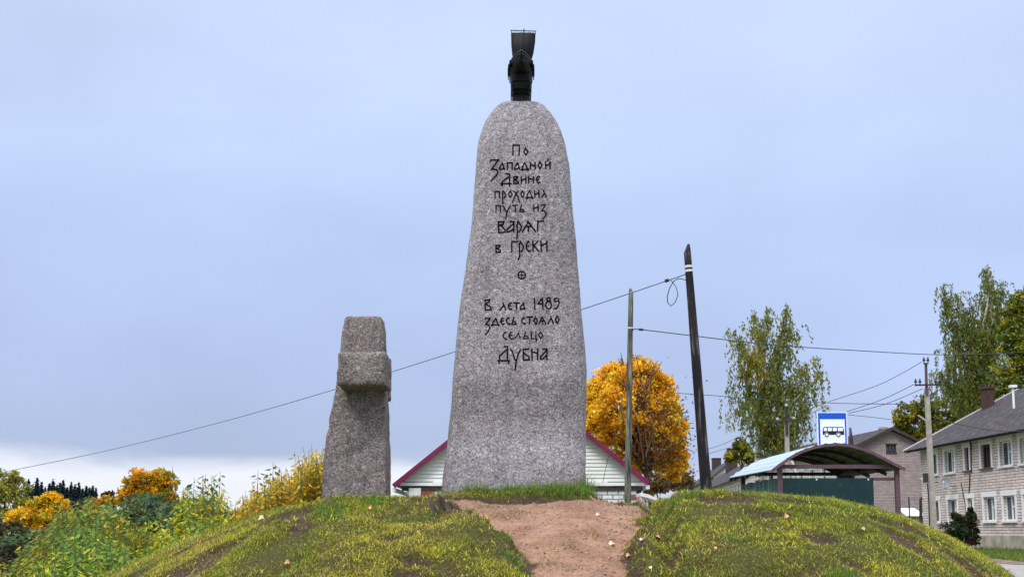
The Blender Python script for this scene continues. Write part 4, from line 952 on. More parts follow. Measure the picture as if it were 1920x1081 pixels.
# roof: two slabs with overhang
def slab_roof(mb, a, b_, c, d, th):
    a, b_, c, d = map(Vector, (a, b_, c, d)); n = (b_-a).cross(d-a).normalized(); n = n if n.z > 0 else -n; mb.prism([a, b_, c, d], n*th)
ov, oe = 0.72, 0.75; sl_ = (RZ-zT)/(wd/2)
mb = MB()
slab_roof(mb, pl(-oe, -ov, zT-ov*sl_+0.06), pl(ulen+oe, -ov, zT-ov*sl_+0.06), pl(ulen+oe, wd/2, RZ+0.06), pl(-oe, wd/2, RZ+0.06), 0.07)
slab_roof(mb, pl(-oe, wd+ov, zT-ov*sl_+0.06), pl(ulen+oe, wd+ov, zT-ov*sl_+0.06), pl(ulen+oe, wd/2+0.002, RZ+0.06), pl(-oe, wd/2+0.002, RZ+0.06), 0.07)
rf = mb.build('roof', M['slate'], rh)
mb = MB(); z_ = 0.10
for w0, w1 in ((-ov-0.02, wd/2), (wd+ov+0.02, wd/2+0.02)):
    zz0 = zT - ov*sl_ + z_; mb.bar(pl(-oe-0.03, w0, zz0), pl(-oe-0.03, w1, RZ+z_), 0.05, 0.17)
mb.build('verge_board', M['band'], rf)
mb = MB(); mb.prism([pl(-oe+0.05, -ov+0.04, zT-ov*sl_-0.02), pl(ulen, -ov+0.04, zT-ov*sl_-0.02), pl(ulen, -0.01, zT-0.08), pl(-oe+0.05, -0.01, zT-0.08)], (0, 0, 0.04)); mb.build('soffit', M['wood_dark'], rf)
def chimney(mb, c, w, d, z0, z1):
    mb.box((c.x-w/2, c.y-d/2, z0), (c.x+w/2, c.y+d/2, z1)); mb.box((c.x-w/2-0.07, c.y-d/2-0.07, z1-0.18), (c.x+w/2+0.07, c.y+d/2+0.07, z1-0.06))
cpt = P(1851, 735, 72.0); mb = MB(); chimney(mb, cpt, 0.55, 0.7, zT+1.5, P(1852, 724, 72).z); mb.build('chimney', M['rust_brick'], rf)
q = P(1899, 722, 62); mb = MB(); mb.tube([(q.x, 62, q.z-1.2), (q.x, 62, q.z-0.06)], 0.06, 8); mb.box((q.x-0.16, 61.84, q.z-0.12), (q.x+0.16, 62.16, q.z+0.02)); mb.build('vent_pipe', M['white'], rf)
CUR = {0: (0.0, 0.5, 'curtain'), 1: (0.08, 0.62, 'curtain'), 2: (0.1, 0.9, 'curtain_dim'), 3: (0.05, 0.95, 'curtain_dim'), 4: (0.15, 0.5, 'curtain'), 5: (0.1, 0.5, 'curtain'), 7: (0.0, 0.35, 'curtain'), 9: (0.1, 0.6, 'curtain'), 10: (0.12, 0.45, 'curtain'), 11: (0.1, 0.5, 'curtain')}
for i, (px, hw, st_, pn_) in enumerate(WIN):
    br_ = i in (2, 3)
    window(rh, oL, U, Nf, holes[i], 'white', 'frame_brown' if br_ else 'white', 0.17, CUR.get(i), 'frame_brown' if br_ else None, pn_, 0.2)
def onf(px, z, d=0.03):
    return oL + U*ud(px) + Nf*d + Vector((0, 0, z))
mb = MB(); mb.tube([onf(1822, 6.75), onf(1822.6, 6.2), onf(1821, 5.2), onf(1821.6, 4.85)], 0.035, 6); mb.tube([onf(1818, 4.8), onf(1817, 4.3), onf(1814.5, 3.75)], 0.03, 6); mb.build('drain_pipe', M['rust_brick'], rh)
mb = MB(); mb.tube([onf(1801, 4.35), onf(1803, 3.9), onf(1806.5, 3.3), onf(1808.5, 2.2)], 0.022, 6); mb.build('conduit', M['iron'], rh)

# satellite dishes on the facade
def dish(px, py, D, r, label, face):
    u = ud(px); c = oL + U*u + Nf*0.62; Dp = c.y; c.z = P(px, py, Dp).z
    t_ = thing('satellite_dish', c, label, 'satellite dish', 'satellite dishes on the brick house')
    d = Vector(face).normalized(); a = d.cross(Vector((0, 0, 1))).normalized(); b_ = a.cross(d)
    mb = MB(); vs = []; nr, ns = 6, 28
    for i in range(nr+1):
        q_ = r*i/nr
        for k in range(ns):
            th = 2*math.pi*k/ns; vs.append(c + a*q_*math.cos(th) + b_*q_*1.08*math.sin(th) - d*(0.12*(1 - (i/nr)**2)))
    fs = [(i*ns+k, i*ns+(k+1) % ns, (i+1)*ns+(k+1) % ns, (i+1)*ns+k) for i in range(nr) for k in range(ns)]
    n_ = len(vs); mb.add(vs + [v - d*0.012 for v in vs], fs + [tuple(n_ + q for q in f_[::-1]) for f_ in fs] + [(nr*ns+k, nr*ns+(k+1) % ns, n_+nr*ns+(k+1) % ns, n_+nr*ns+k) for k in range(ns)])
    mb.build('reflector', M['dish'], t_, True)
    mb = MB(); e = c + d*0.34 - b_*0.10; mb.tube([c - b_*r*0.98, c - b_*r*0.55 + d*0.18, e], 0.014, 6); mb.build('feed_arm', M['dish'], t_)
    mb = MB(); mb.tube([e - d*0.05, e + d*0.06], 0.04, 8); mb.build('receiver', M['white'], t_)
    mb = MB(); w_ = c - d*0.14; wl = oL + U*u + Vector((0, 0, c.z - 0.18)) + Nf*0.005; mb.tube([w_, w_ + Vector((0,0,-0.18)), wl], 0.022, 6); mb.build('bracket', M['iron'], t_)
dish(1791.5, 904, 0, 0.33, 'round grey satellite dish on the brick wall, right of the concrete pole and facing out', (-0.55, -0.8, 0.3))
dish(1757, 897, 0, 0.33, 'grey satellite dish half hidden behind the concrete pole on the brick wall', (-0.95, -0.3, 0.28))

# --- gabled brick house behind the shelter
Y = 92.0
gp = thing('gabled_brick_house', (P(1660, 900, Y).x, Y, 0.7), 'grey-pink brick house with a gable end and small dark attic window behind the bus shelter', 'house')
xa, xb = P(1590, 900, Y).x, P(1752, 900, Y).x; xm = P(1673, 900, Y).x; zr = P(1673, 806, Y).z; ze = P(1590, 846, Y).z
aw = [(P(1663.5, 900, Y).x - xa, P(1683, 900, Y).x - xa, P(1673, 847, Y).z, P(1673, 833, Y).z)]
mb = MB(); zl = min(ze, aw[0][2]) - 0.01; ln_ = 22.0
sl1 = (zr-ze)/(xm-xa); 
mb.add([(xa, Y, 0.4), (xb, Y, 0.4), (xb, Y, zl), (xa, Y, zl)], [(0, 1, 2, 3)])
# gable triangle with the attic opening cut as strips
def gx(z): k = (zr - z)/(zr-ze); return xm - (xm-xa)*k, xm + (xm-xa)*k
h0, h1 = aw[0][2], aw[0][3]; wu0, wu1 = xa + aw[0][0], xa + aw[0][1]
for za, zb_, cuts in ((zl, h0, None), (h0, h1, (wu0, wu1)), (h1, zr, None)):
    (l0, r0_), (l1, r1_) = gx(za), gx(zb_)
    r0_, r1_ = min(r0_, xb), min(r1_, xb); l0, l1 = max(l0, xa), max(l1, xa)
    if cuts:
        mb.add([(l0, Y, za), (cuts[0], Y, za), (cuts[0], Y, zb_), (l1, Y, zb_)], [(0, 1, 2, 3)]); mb.add([(cuts[1], Y, za), (r0_, Y, za), (r1_, Y, zb_), (cuts[1], Y, zb_)], [(0, 1, 2, 3)])
        c_ = [(cuts[0], za), (cuts[1], za), (cuts[1], zb_), (cuts[0], zb_)]
        for i in range(4): p, q = c_[i], c_[(i+1) % 4]; mb.add([(p[0], Y, p[1]), (q[0], Y, q[1]), (q[0], Y+0.25, q[1]), (p[0], Y+0.25, p[1])], [(0, 1, 2, 3)])
    else: mb.add([(l0, Y, za), (r0_, Y, za), (r1_, Y, zb_), (l1, Y, zb_)], [(0, 1, 2, 3)])
mb.add([(xb, Y, 0.4), (xb, Y+ln_, 0.4), (xb, Y+ln_, ze), (xb, Y, ze)], [(0, 1, 2, 3)]); mb.add([(xa, Y+ln_, 0.4), (xb, Y+ln_, 0.4), (xb, Y+ln_, ze), (xm, Y+ln_, zr), (xa, Y+ln_, ze)], [(0, 1, 2, 3, 4)])
mb.build('wall', M['brick_gable'], gp)
# street side wall, plastered
Us = Vector((-2.6, ln_, 0)).normalized(); sw = math.hypot(2.6, ln_); Ns = Vector((-Us.y, Us.x, 0)); sh = [(1.6+2.6*k, 2.7+2.6*k, z, z+1.35) for k in range(8) for z in (2.4, 5.5)]
mb = MB(); wall(mb, (xa, Y+0.002, 0), Us, Ns, sw, 0.4, ze, sh, 0.2); mb.build('wall', M['plaster'], gp)
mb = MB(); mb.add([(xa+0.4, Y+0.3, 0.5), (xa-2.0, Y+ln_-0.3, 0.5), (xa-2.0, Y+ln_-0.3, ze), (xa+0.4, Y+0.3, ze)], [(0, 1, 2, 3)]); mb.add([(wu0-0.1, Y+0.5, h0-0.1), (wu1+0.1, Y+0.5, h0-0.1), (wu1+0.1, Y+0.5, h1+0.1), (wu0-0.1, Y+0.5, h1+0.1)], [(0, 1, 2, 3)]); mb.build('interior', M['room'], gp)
for h in sh[:10]: window(gp, (xa, Y+0.002), Us, Ns, h, 'white', 'white', 0.12, None, None, 2, 0.16)
window(gp, (xa, Y), (1, 0, 0), (0, -1, 0), (aw[0][0], aw[0][1], h0, h1), 'wood_dark', 'wood_dark', 0.0, None, None, 3, 0.2)
mb = MB(); e0 = Vector((xa-0.6, Y-0.5, ze-0.6*sl1+0.1)); r_ = Vector((xm, Y-0.5, zr+0.1)); far = Vector((-2.6, ln_+0.8, 0))
slab_roof(mb, e0, r_, r_+far, e0+far, 0.10); e1 = Vector((2*xm-xa+0.6, Y-0.5, ze-0.6*sl1+0.1)); slab_roof(mb, e1, r_+Vector((0.003,0,0)), r_+far+Vector((0.003,0,0)), e1+far, 0.10)
rf2 = mb.build('roof', M['slate'], gp)
mb = MB(); mb.bar(e0+Vector((0,-0.03,0)), r_+Vector((0,-0.03,0)), 0.05, 0.22); mb.bar(e1+Vector((0,-0.03,0)), r_+Vector((0.03,-0.03,0)), 0.05, 0.22); mb.build('verge_board', M['wood_dark'], rf2)
cq = P(1656, 800, Y+1.5); mb = MB(); chimney(mb, cq, 0.5, 0.5, zr-1.0, P(1656, 797, Y).z); mb.build('chimney', M['concrete'], rf2)
cq = P(1596, 800, Y-14); 
# stovepipe pole beside the sign
mb = MB(); p_ = P(1596, 801, 60); mb.tube([(p_.x, 60, 0.7), (p_.x-0.02, 60, P(1596, 823, 60).z), (p_.x-0.05, 60, p_.z)], [0.13, 0.10, 0.05], 8); tag(mb.build('wooden_post', M['iron'], None, True, loc=(p_.x, 60, 0.7)), 'thin dark post rising just right of the blue bus sign', 'post')

# --- far row houses between the black pole and the shelter
def row_house(px0, D0, px1, D1, eave_py0, label, chim, ridge_up, hs):
    a, b_ = P(px0, 900, D0), P(px1, 900, D1); a.z = b_.z = 0; U_ = (a-b_).normalized(); N_ = Vector((U_.y, -U_.x, 0)); N_ = N_ if N_.x < 0 else -N_
    L_ = (a-b_).length; zt = P(px0, eave_py0, D0).z; t_ = thing('row_house', ((a.x+b_.x)/2, (D0+D1)/2, 0.7), label, 'house', 'far row houses along the street')
    hl = [(0.8+2.6*k, 1.9+2.6*k, z, z+1.4) for k in range(int((L_-1)/2.6)) for z in (zt-5.2, zt-2.0)]
    mb = MB(); wall(mb, b_, U_, N_, L_, 0.3, zt, hl, 0.22)
    I_ = -N_; W2 = 8.0; p3 = lambda u, w, z: b_ + U_*u + I_*w + Vector((0, 0, z))
    for u in (0, L_): mb.add([p3(u, 0, 0.3), p3(u, W2, 0.3), p3(u, W2, zt), p3(u, W2/2, zt+ridge_up), p3(u, 0, zt)], [(0, 1, 2, 3, 4)])
    mb.add([p3(0, W2, 0.3), p3(L_, W2, 0.3), p3(L_, W2, zt), p3(0, W2, zt)], [(0, 1, 2, 3)]); mb.build('wall', M['plaster'], t_)
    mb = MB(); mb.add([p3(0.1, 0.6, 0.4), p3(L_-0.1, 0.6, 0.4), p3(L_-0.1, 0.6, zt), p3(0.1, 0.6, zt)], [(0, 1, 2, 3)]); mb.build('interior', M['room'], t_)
    for h in hl[1::2]: window(t_, b_, U_, N_, h, 'white', 'white', 0.10, None, None, 2, 0.18)
    mb = MB(); s = ridge_up/(W2/2); o_ = 0.6
    slab_roof(mb, p3(-0.5, -o_, zt-o_*s+0.08), p3(L_+0.5, -o_, zt-o_*s+0.08), p3(L_+0.5, W2/2, zt+ridge_up+0.08), p3(-0.5, W2/2, zt+ridge_up+0.08), 0.1)
    slab_roof(mb, p3(-0.5, W2+o_, zt-o_*s+0.08), p3(L_+0.5, W2+o_, zt-o_*s+0.08), p3(L_+0.5, W2/2+.003, zt+ridge_up+0.08), p3(-0.5, W2/2+.003, zt+ridge_up+0.08), 0.1)
    r = mb.build('roof', M['slate'], t_)
    for u, w, h, ww, m in chim:
        c = p3(L_*u, W2/2*w, 0); mb = MB(); chimney(mb, c, ww, ww, zt+ridge_up*min(w, 2-w)-0.2, zt+ridge_up+h); mb.build('chimney', M[m], r)
row_house(1398, 112, 1300, 165, 890, 'long grey-roofed pale house with a row of small windows, left of the bus shelter', [(0.97, 0.9, 1.2, 1.3, 'wood_dark'), (0.6, 0.8, 0.9, 0.8, 'concrete'), (0.25, 0.9, 1.5, 1.3, 'wood_dark')], 2.6, 5)
row_house(1338, 190, 1290, 240, 893, 'distant dark-roofed house with black chimneys just right of the black leaning pole', [(0.9, 0.9, 1.6, 1.5, 'wood_dark'), (0.4, 0.9, 1.6, 1.5, 'wood_dark')], 3.2, 3)

# --- white sided house behind the stele
Y = 40.0
gz = gh1(0.3, 40)
xl, xr = P(762, 900, Y).x, P(1193, 900, Y).x; xm = P(976, 900, Y).x; zr = P(976, 716, Y).z; tl, trr = P(740, 911, Y), P(1213, 906, Y)
wh = thing('white_house', (xm, Y, gz), 'white clapboard gable house with maroon roof edges, mostly hidden behind the tall stone', 'house')
zs0 = P(976, 902, Y).z; slp = (zr-trr.z)/(trr.x-xm)
mb = MB(); n = 26; zz = np.linspace(zs0, zr-0.1, n+1)
for i in range(n):                                         # lapped boards
    za, zb_ = zz[i], zz[i+1]; wa, wb_ = (zr-za)/slp - 0.02, (zr-zb_)/slp - 0.02
    wa, wb_ = min(wa, xr-xm+0.25), min(wb_, xr-xm+0.25)
    if wb_ < 0.02: wb_ = 0.02
    mb.add([(xm-wa, Y-0.045, za), (xm+wa, Y-0.045, za), (xm+wb_, Y-0.008, zb_), (xm-wb_, Y-0.008, zb_), (xm-wa, Y, za+0.002), (xm+wa, Y, za+0.002)], [(0, 1, 2, 3), (0, 4, 5, 1)])
mb.build('gable_siding', M['siding'], wh)
mb = MB(); mb.box((xl-0.2, Y-0.09, zs0-0.14), (xr+0.35, Y-0.001, zs0-0.03)); mb.build('trim_board', M['white'], wh)
mb = MB(); mb.box((xl-0.15, Y-0.03, zs0-0.30), (xr+0.2, Y+0.3, zs0-0.145)); mb.build('dark_gap_strip', M['wood_dark'], wh)  # dark strip stands in for the shaded gap between trim and brick
mb = MB(); mb.box((xl, Y+0.02, gz-0.4), (xr, Y+9, zs0-0.302)); mb.build('wall', M['brick_white'], wh)
mb = MB()
for s_, x0 in ((0, xr), (1, xl)):
    for k in range(12):
        if k % 2 == 0 or s_: continue
        z0 = zs0-0.30-0.145*(k+1); mb.box((xr-0.20, Y-0.012, z0), (xr+0.012, Y+0.4, z0+0.15))
mb.build('red_brick_quoin', M['brick_red'], wh); mb = MB(); c0, c1_ = P(790, 915, Y), P(811, 921, Y); mb.box((c0.x, Y-0.012, c1_.z-0.3), (c1_.x, Y+0.019, c0.z-0.01))
mb.build('red_brick_quoin', M['brick_red'], wh)
mb = MB(); q0, q1 = P(767, 911, Y), P(789, 930, Y); mb.box((q0.x, Y-0.05, q1.z), (q1.x, Y+0.018, q0.z-0.06)); mb.build('shutter', M['siding'], wh)
mb = MB()
for tipp, sg in ((tl, -1), (trr, 1)):
    a = Vector((tipp.x, Y-0.35, tipp.z)); r = Vector((xm, Y-0.35, tipp.z + slp*abs(tipp.x-xm))); slab_roof(mb, a, r, r+Vector((0, 9.6, 0)), a+Vector((0, 9.6, 0)), 0.08)
rfw = mb.build('roof', M['maroon_roof'], wh)
mb = MB()
for tipp in (tl, trr):
    a = Vector((tipp.x, Y-0.39, tipp.z-0.02)); r = Vector((xm, Y-0.39, tipp.z-0.02+slp*abs(tipp.x-xm))); mb.bar(a, r, 0.03, 0.145)
mb.build('verge_board', M['maroon_roof'], rfw)
for tipp in (tl, trr):
    mb = MB(); mb.bar((tipp.x, Y-0.3, tipp.z-0.12), (tipp.x, Y+9, tipp.z-0.12), 0.11, 0.12); mb.build('gutter', M['white'], rfw)
mb = MB(); mb.prism([(xr+0.001, Y+0.1, zs0-0.30), (trr.x-0.1, Y+0.1, trr.z-0.02), (xr+0.001, Y+0.1, zs0-0.9)], (0, 0.08, 0)); mb.build('eave_bracket', M['wood_dark'], wh)
# cold frame and printed cloth on the ground by the house corner
p0, p1, p2 = P(1198, 924, 39), P(1212, 926, 39), P(1234, 936, 39); gq = gh1(p1.x, 39)
mb = MB(); mb.prism([(p0.x, 38.6, p0.z), (p1.x, 38.6, p1.z), (p2.x, 38.6, p2.z), (p2.x, 38.6, p2.z-0.08), (p1.x, 38.6, p1.z-0.12), (p0.x, 38.6, p0.z-0.1)], (0, 1.6, 0)); 
for xx, zz_ in ((p0.x+0.05, p0.z-0.05), (p1.x, p1.z-0.05), (p2.x-0.05, p2.z-0.05)): mb.bar((xx, 38.8, gq-0.1), (xx, 38.8, zz_), 0.06, 0.06); mb.bar((xx, 40.0, gq-0.1), (xx, 40.0, zz_), 0.06, 0.06)
tag(mb.build('sloping_cover', M['white'], None, loc=(p1.x, 39, gq)), 'low white sloping cover beside the red and white brick corner of the white house', 'cover')
mb = MB(); n = 14; a_, b2 = P(1195, 929, 38.5), P(1218, 938, 38.5); vs = []
for i in range(n+1):
    for j in range(7):
        u, w = i/n, j/6; vs.append((a_.x+(b2.x-a_.x)*u, 38.3 + 0.06*math.sin(u*15+j), gq - 0.02 + (a_.z-gq)*(1-w)*(1-0.25*u*u)))
mb.add(vs, [(i*7+j, i*7+j+1, (i+1)*7+j+1, (i+1)*7+j) for i in range(n) for j in range(6)]); mb.add([(v[0], v[1]+0.05, v[2]) for v in vs], [(i*7+j, (i+1)*7+j, (i+1)*7+j+1, i*7+j+1) for i in range(n) for j in range(6)])
tag(mb.build('printed_cloth', M['pink'], None, loc=((a_.x+b2.x)/2, 38.3, gq)), 'pink and cream printed cloth hanging low under the white sloping cover', 'cloth')

# ------------------------------------------------------------------ concrete poles
def concrete_pole(px_b, px_t, py_t, D, w0, w1, label, arms):
    b_ = P(px_b, 985, D); tp = P(px_t, py_t, D); gzz = gh1(b_.x, D)
    t_ = thing('concrete_pole', (b_.x, D, gzz), label, 'utility pole', 'concrete power poles')
    b_.z = gzz - 0.3; mb = MB(); d = tp-b_
    for k, (wa, wb_) in enumerate([(w0, w1)]):
        vs = [b_+Vector((sx_*wa/2, sy_*wa/2, 0)) for sx_, sy_ in ((-1,-1),(1,-1),(1,1),(-1,1))] + [tp+Vector((sx_*wb_/2, sy_*wb_/2, 0)) for sx_, sy_ in ((-1,-1),(1,-1),(1,1),(-1,1))]
        mb.add(vs, [(0,3,2,1),(4,5,6,7),(0,1,5,4),(1,2,6,5),(2,3,7,6),(3,0,4,7)])
    mb.build('shaft', M['concrete'], t_); return t_
t_ = concrete_pole(1751, 1737.5, 728, 52, 0.25, 0.17, 'concrete power pole with dark crossarm and four insulators in front of the brick house', None)
mb = MB(); mb.bar(P(1737.6, 740, 51.88), P(1736.0, 681, 51.88), 0.10, 0.08, (0, 1, 0)); mb.build('steel_extension', M['shelter'], t_)
mb = MB(); mb.bar(P(1715.5, 721.5, 51.8), P(1763.5, 720.5, 51.8), 0.07, 0.07); arm_ = mb.build('crossarm', M['iron'], t_)
mb = MB(); mb.bar(P(1731.5, 681, 51.8), P(1740.5, 681, 51.8), 0.06, 0.05); arm2 = mb.build('crossarm', M['iron'], t_)
def insul(px, py, D, par, mat='insul', r=0.065, h=0.24):
    c = P(px, py, D); mb = MB(); mb.tube([c, c+Vector((0,0,h*0.3)), c+Vector((0,0,h*0.31)), c+Vector((0,0,h*0.6)), c+Vector((0,0,h*0.65)), c+Vector((0,0,h))], [r*0.35, r*0.35, r, r*0.9, r*0.6, r*0.55], 10); mb.build('insulator', M[mat], par, True)
for px in (1717, 1725, 1754, 1762): insul(px, 720, 51.8, arm_)
for px in (1732.5, 1740): insul(px, 679.5, 51.8, arm2)
mb = MB(); a_ = P(1737, 895, 51.7); mb.box((a_.x-0.10, 51.62, a_.z-0.2), (a_.x+0.06, 51.86, a_.z+0.2)); mb.build('meter_box', M['iron'], t_)
mb = MB(); mb.tube([P(1739, 905, 51.8), P(1741, 930, 51.8), P(1743, 985, 51.8)], 0.03, 6); mb.build('cable_run', M['iron'], t_)
mb = MB(); mb.bar(P(1741, 791, 51.9), P(1722, 778, 52.3), 0.05, 0.05); mb.build('bracket', M['concrete'], t_)
t_ = concrete_pole(1478, 1475, 795, 47, 0.19, 0.15, 'slender pole with pale glass insulators in front of the left birch, behind the shelter', None)
mb = MB(); mb.bar(P(1475.3, 815, 46.9), P(1474.5, 762, 46.9), 0.10, 0.08, (0, 1, 0)); mb.build('steel_extension', M['iron'], t_)
mb = MB(); mb.bar(P(1456, 790, 46.85), P(1492, 788, 46.85), 0.05, 0.05); arm_ = mb.build('crossarm', M['iron'], t_)
for px, py in ((1458, 789), (1489, 787.5)): insul(px, py, 46.85, arm_, 'insul_w', 0.075, 0.14)
insul(1474.5, 763, 46.85, arm_, 'insul_w', 0.075, 0.14)
mb = MB(); mb.bar(P(1479, 850, 46.9), P(1497, 900, 46.2), 0.10, 0.10); mb.build('brace', M['concrete'], t_)

# iron carpet frame and pale lid by the gable end
g1 = gh1(23, 70); mb = MB()
a_, b2 = P(1704, 931, 68), P(1727, 931, 68); mb.tube([(a_.x, 68, g1-0.2), (a_.x, 68, a_.z), (b2.x, 68, b2.z), (b2.x, 68, g1-0.2)], 0.04, 6)
mb.tube([P(1725.5, 980, 68.6), P(1725.5, 935, 68.6), P(1729, 934, 69.2)], 0.06, 6)
tag(mb.build('iron_frame', M['iron'], None, loc=((a_.x+b2.x)/2, 68, g1)), 'thin dark iron frame standing beside the brick house corner', 'frame')
a_, b2 = P(1692, 955, 80), P(1727, 968, 80); g2 = gh1(26, 80); ab, cbx = [], MB()
cbx.prism([(a_.x+0.15, 79.5, g2-0.2), (b2.x, 79.5, g2-0.2), (b2.x, 79.5, b2.z+0.02), (a_.x+0.15, 79.5, b2.z+0.02)], (0, 2.2, 0))
tbx = thing('cellar_box', ((a_.x+b2.x)/2, 80.5, g2), 'low plastered box with a sloping white lid against the grey-pink brick gable', 'cellar hatch'); cbx.build('box', M['plinth'], tbx)
mb = MB(); mb.prism([(a_.x, 79.3, b2.z+0.03), (b2.x+0.1, 79.3, b2.z+0.03), (b2.x+0.1, 81.6, a_.z+0.1), (a_.x+0.2, 81.6, a_.z+0.1)], (0, 0, 0.05)); mb.build('lid', M['sign_white'], tbx)

# ------------------------------------------------------------------ road on the right
xs_r = np.linspace(0, 1, 9); ysr = np.arange(2, 170, 1.0)
Yg, Ug = np.meshgrid(ysr, xs_r, indexing='ij'); xl_ = 9.4 + 0.012*Yg; xr_ = 14.4 + 0.016*Yg + 0.25*np.sin(Yg*0.35); Xg = xl_ + (xr_-xl_)*Ug
v = np.stack([Xg, Yg, ground_h(Xg, Yg) + 0.06], -1).reshape(-1, 3); i = (np.arange(8)[None, :] + 9*np.arange(len(ysr)-1)[:, None]).ravel()
tag(link('road', npmesh('road', v, np.stack([i, i+1, i+10, i+9], 1), smooth=True), M['asphalt']), kind='structure')
Ug2 = np.linspace(0, 1, 5); Yg, Uu = np.meshgrid(ysr, Ug2, indexing='ij'); x0_ = 14.4 + 0.016*Yg + 0.25*np.sin(Yg*0.35) - 0.1; Xg = x0_ + 0.95*Uu
v = np.stack([Xg, Yg, ground_h(Xg, Yg) + 0.07 + 0.06*np.sin(Uu*math.pi)], -1).reshape(-1, 3); i = (np.arange(4)[None, :] + 5*np.arange(len(ysr)-1)[:, None]).ravel()
M['verge_earth'] = pmat('verge_earth', [(0.3, (0.10, 0.07, 0.055)), (0.7, (0.22, 0.16, 0.13))], 3, 0.95, 0.4, 0.03)
tag(link('verge_earth', npmesh('verge_earth', v, np.stack([i, i+1, i+6, i+5], 1), smooth=True), M['verge_earth']), kind='structure')

# ------------------------------------------------------------------ trees
def tint_cols(n, pal, rng, clump=None):
    pal = np.array(pal); i = rng.integers(0, len(pal), n) if clump is None else clump % len(pal)
    return pal[i] * rng.uniform(0.65, 1.35, (n, 1)) * rng.uniform(0.92, 1.08, (n, 3))
def blob_pts(ells, per, sub, sigma, rng, shell=(0.55, 1.0)):
    """ells: (cx,cy,cz,rx,ry,rz); returns leaf centres and the index of the twig cluster they sit on"""
    out, ids, subs = [], [], []; k = 0
    for (cx_, cy_, cz_, rx, ry, rz) in ells:
        for _ in range(sub):
            d = rng.normal(size=3); d /= np.linalg.norm(d); s_ = rng.uniform(*shell)
            c = np.array([cx_ + d[0]*rx*s_, cy_ + d[1]*ry*s_, cz_ + d[2]*rz*s_]); m = max(3, int(per*rng.uniform(0.5, 1.4)))
            sg = sigma * (rx+ry+rz)/3; out.append(c + np.clip(rng.normal(size=(m, 3)), -1.7, 1.7)*np.array([sg, sg, sg*0.8])); ids.append(np.full(m, k)); subs.append(c); k += 1
    return np.concatenate(out), np.concatenate(ids), np.array(subs)
def limb(mb, a, b_, r0, r1, rng, wob=0.08, n=6, sides=6):
    a, b_ = Vector(a), Vector(b_); l = (b_-a).length; pts, rs = [], []
    for i in range(n+1):
        u = i/n; p = a.lerp(b_, u) + Vector((rng.normal()*wob*l*0.2, rng.normal()*wob*l*0.2, math.sin(u*math.pi)*0.06*l)) * (1 if 0 < i < n else 0); pts.append(p); rs.append(r0 + (r1-r0)*u)
    mb.tube(pts, rs, sides)
def crown_tree(name, label, base, trunk_top, tr, ells, leaf, per, sub, sigma, pal, seed, group=None, bark='bark', cat='tree', clumped=True, droop=0.2, twigs=0, shell=(0.5, 1.0)):
    rng = np.random.default_rng(seed); t_ = thing(name, base, label, cat, group); b_ = Vector(base)
    mb = MB(); tt = Vector(trunk_top); limb(mb, b_-Vector((0,0,0.3)), tt, tr, tr*0.35, rng, 0.06, 8, 9)
    pts, ids, subs = blob_pts(ells, per, sub, sigma, rng, shell)
    for e in ells:
        u = rng.uniform(0.35, 0.85); s0 = b_.lerp(tt, u); limb(mb, s0, (e[0], e[1], e[2]), tr*0.42*(1-u*0.4), tr*0.12, rng)
    for c in subs[rng.permutation(len(subs))[:max(twigs, len(subs)//3)]]:
        e = ells[int(np.argmin([(c[0]-q[0])**2+(c[1]-q[1])**2+(c[2]-q[2])**2 for q in ells]))]
        limb(mb, (e[0]+rng.normal()*e[3]*0.1, e[1], e[2]-e[5]*0.25), c, tr*0.11, tr*0.03, rng, 0.1, 3, 4)
    mb.build('trunk', M[bark], t_, True)
    pal_i = rng.integers(0, len(pal), len(subs)); cols = np.array(pal)[pal_i[ids]] * rng.uniform(0.62, 1.4, (len(pts), 1))
    leaves('crown', pts, leaf*rng.uniform(0.6, 1.3, len(pts)), cols, M['leaf'], t_, 0.6, rng=rng, droop=droop)
    return t_
def E(px, py, Y, rx, rz, dy=0.0, ry=None):
    """ellipsoid from its place in the view: radii in photo pixels at distance Y"""
    p = P(px, py, Y); k = Y/FPX; return (p.x, Y+dy, p.z, rx*k, (ry if ry else rx)*k, rz*k)

GOLD = [(0.90, 0.53, 0.015), (0.86, 0.46, 0.015), (0.92, 0.62, 0.03), (0.76, 0.40, 0.015), (0.80, 0.60, 0.04), (0.62, 0.34, 0.02)]
Y = 50.0
# golden maple behind the white house
el = [E(1128, 742, Y, 34, 44), E(1150, 712, Y, 40, 34, 0.4), E(1196, 706, Y, 40, 36, -0.3), E(1230, 722, Y, 34, 34, 0.3), E(1246, 752, Y, 24, 34), E(1150, 775, Y, 44, 44, -0.8),
      E(1200, 765, Y, 44, 50, -0.6), E(1262, 790, Y, 24, 38), E(1240, 815, Y, 36, 40, -0.5), E(1266, 840, Y, 22, 34), E(1130, 810, Y, 34, 34), E(1185, 830, Y, 30, 36, 0.8), E(1215, 855, Y, 34, 30, 1.0), E(1262, 873, Y, 28, 26, 0.2), E(1110, 770, Y, 22, 50, 0.3)]
gb = P(1222, 905, Y); gb.z = gh1(gb.x, Y)
mp_t = crown_tree('maple_tree', 'broad golden-orange maple standing behind the white house, right of the tall stone', gb, P(1205, 720, Y), 0.24, el, 0.08, 60, 50, 0.17, GOLD, 5, twigs=120)
rng = np.random.default_rng(91)
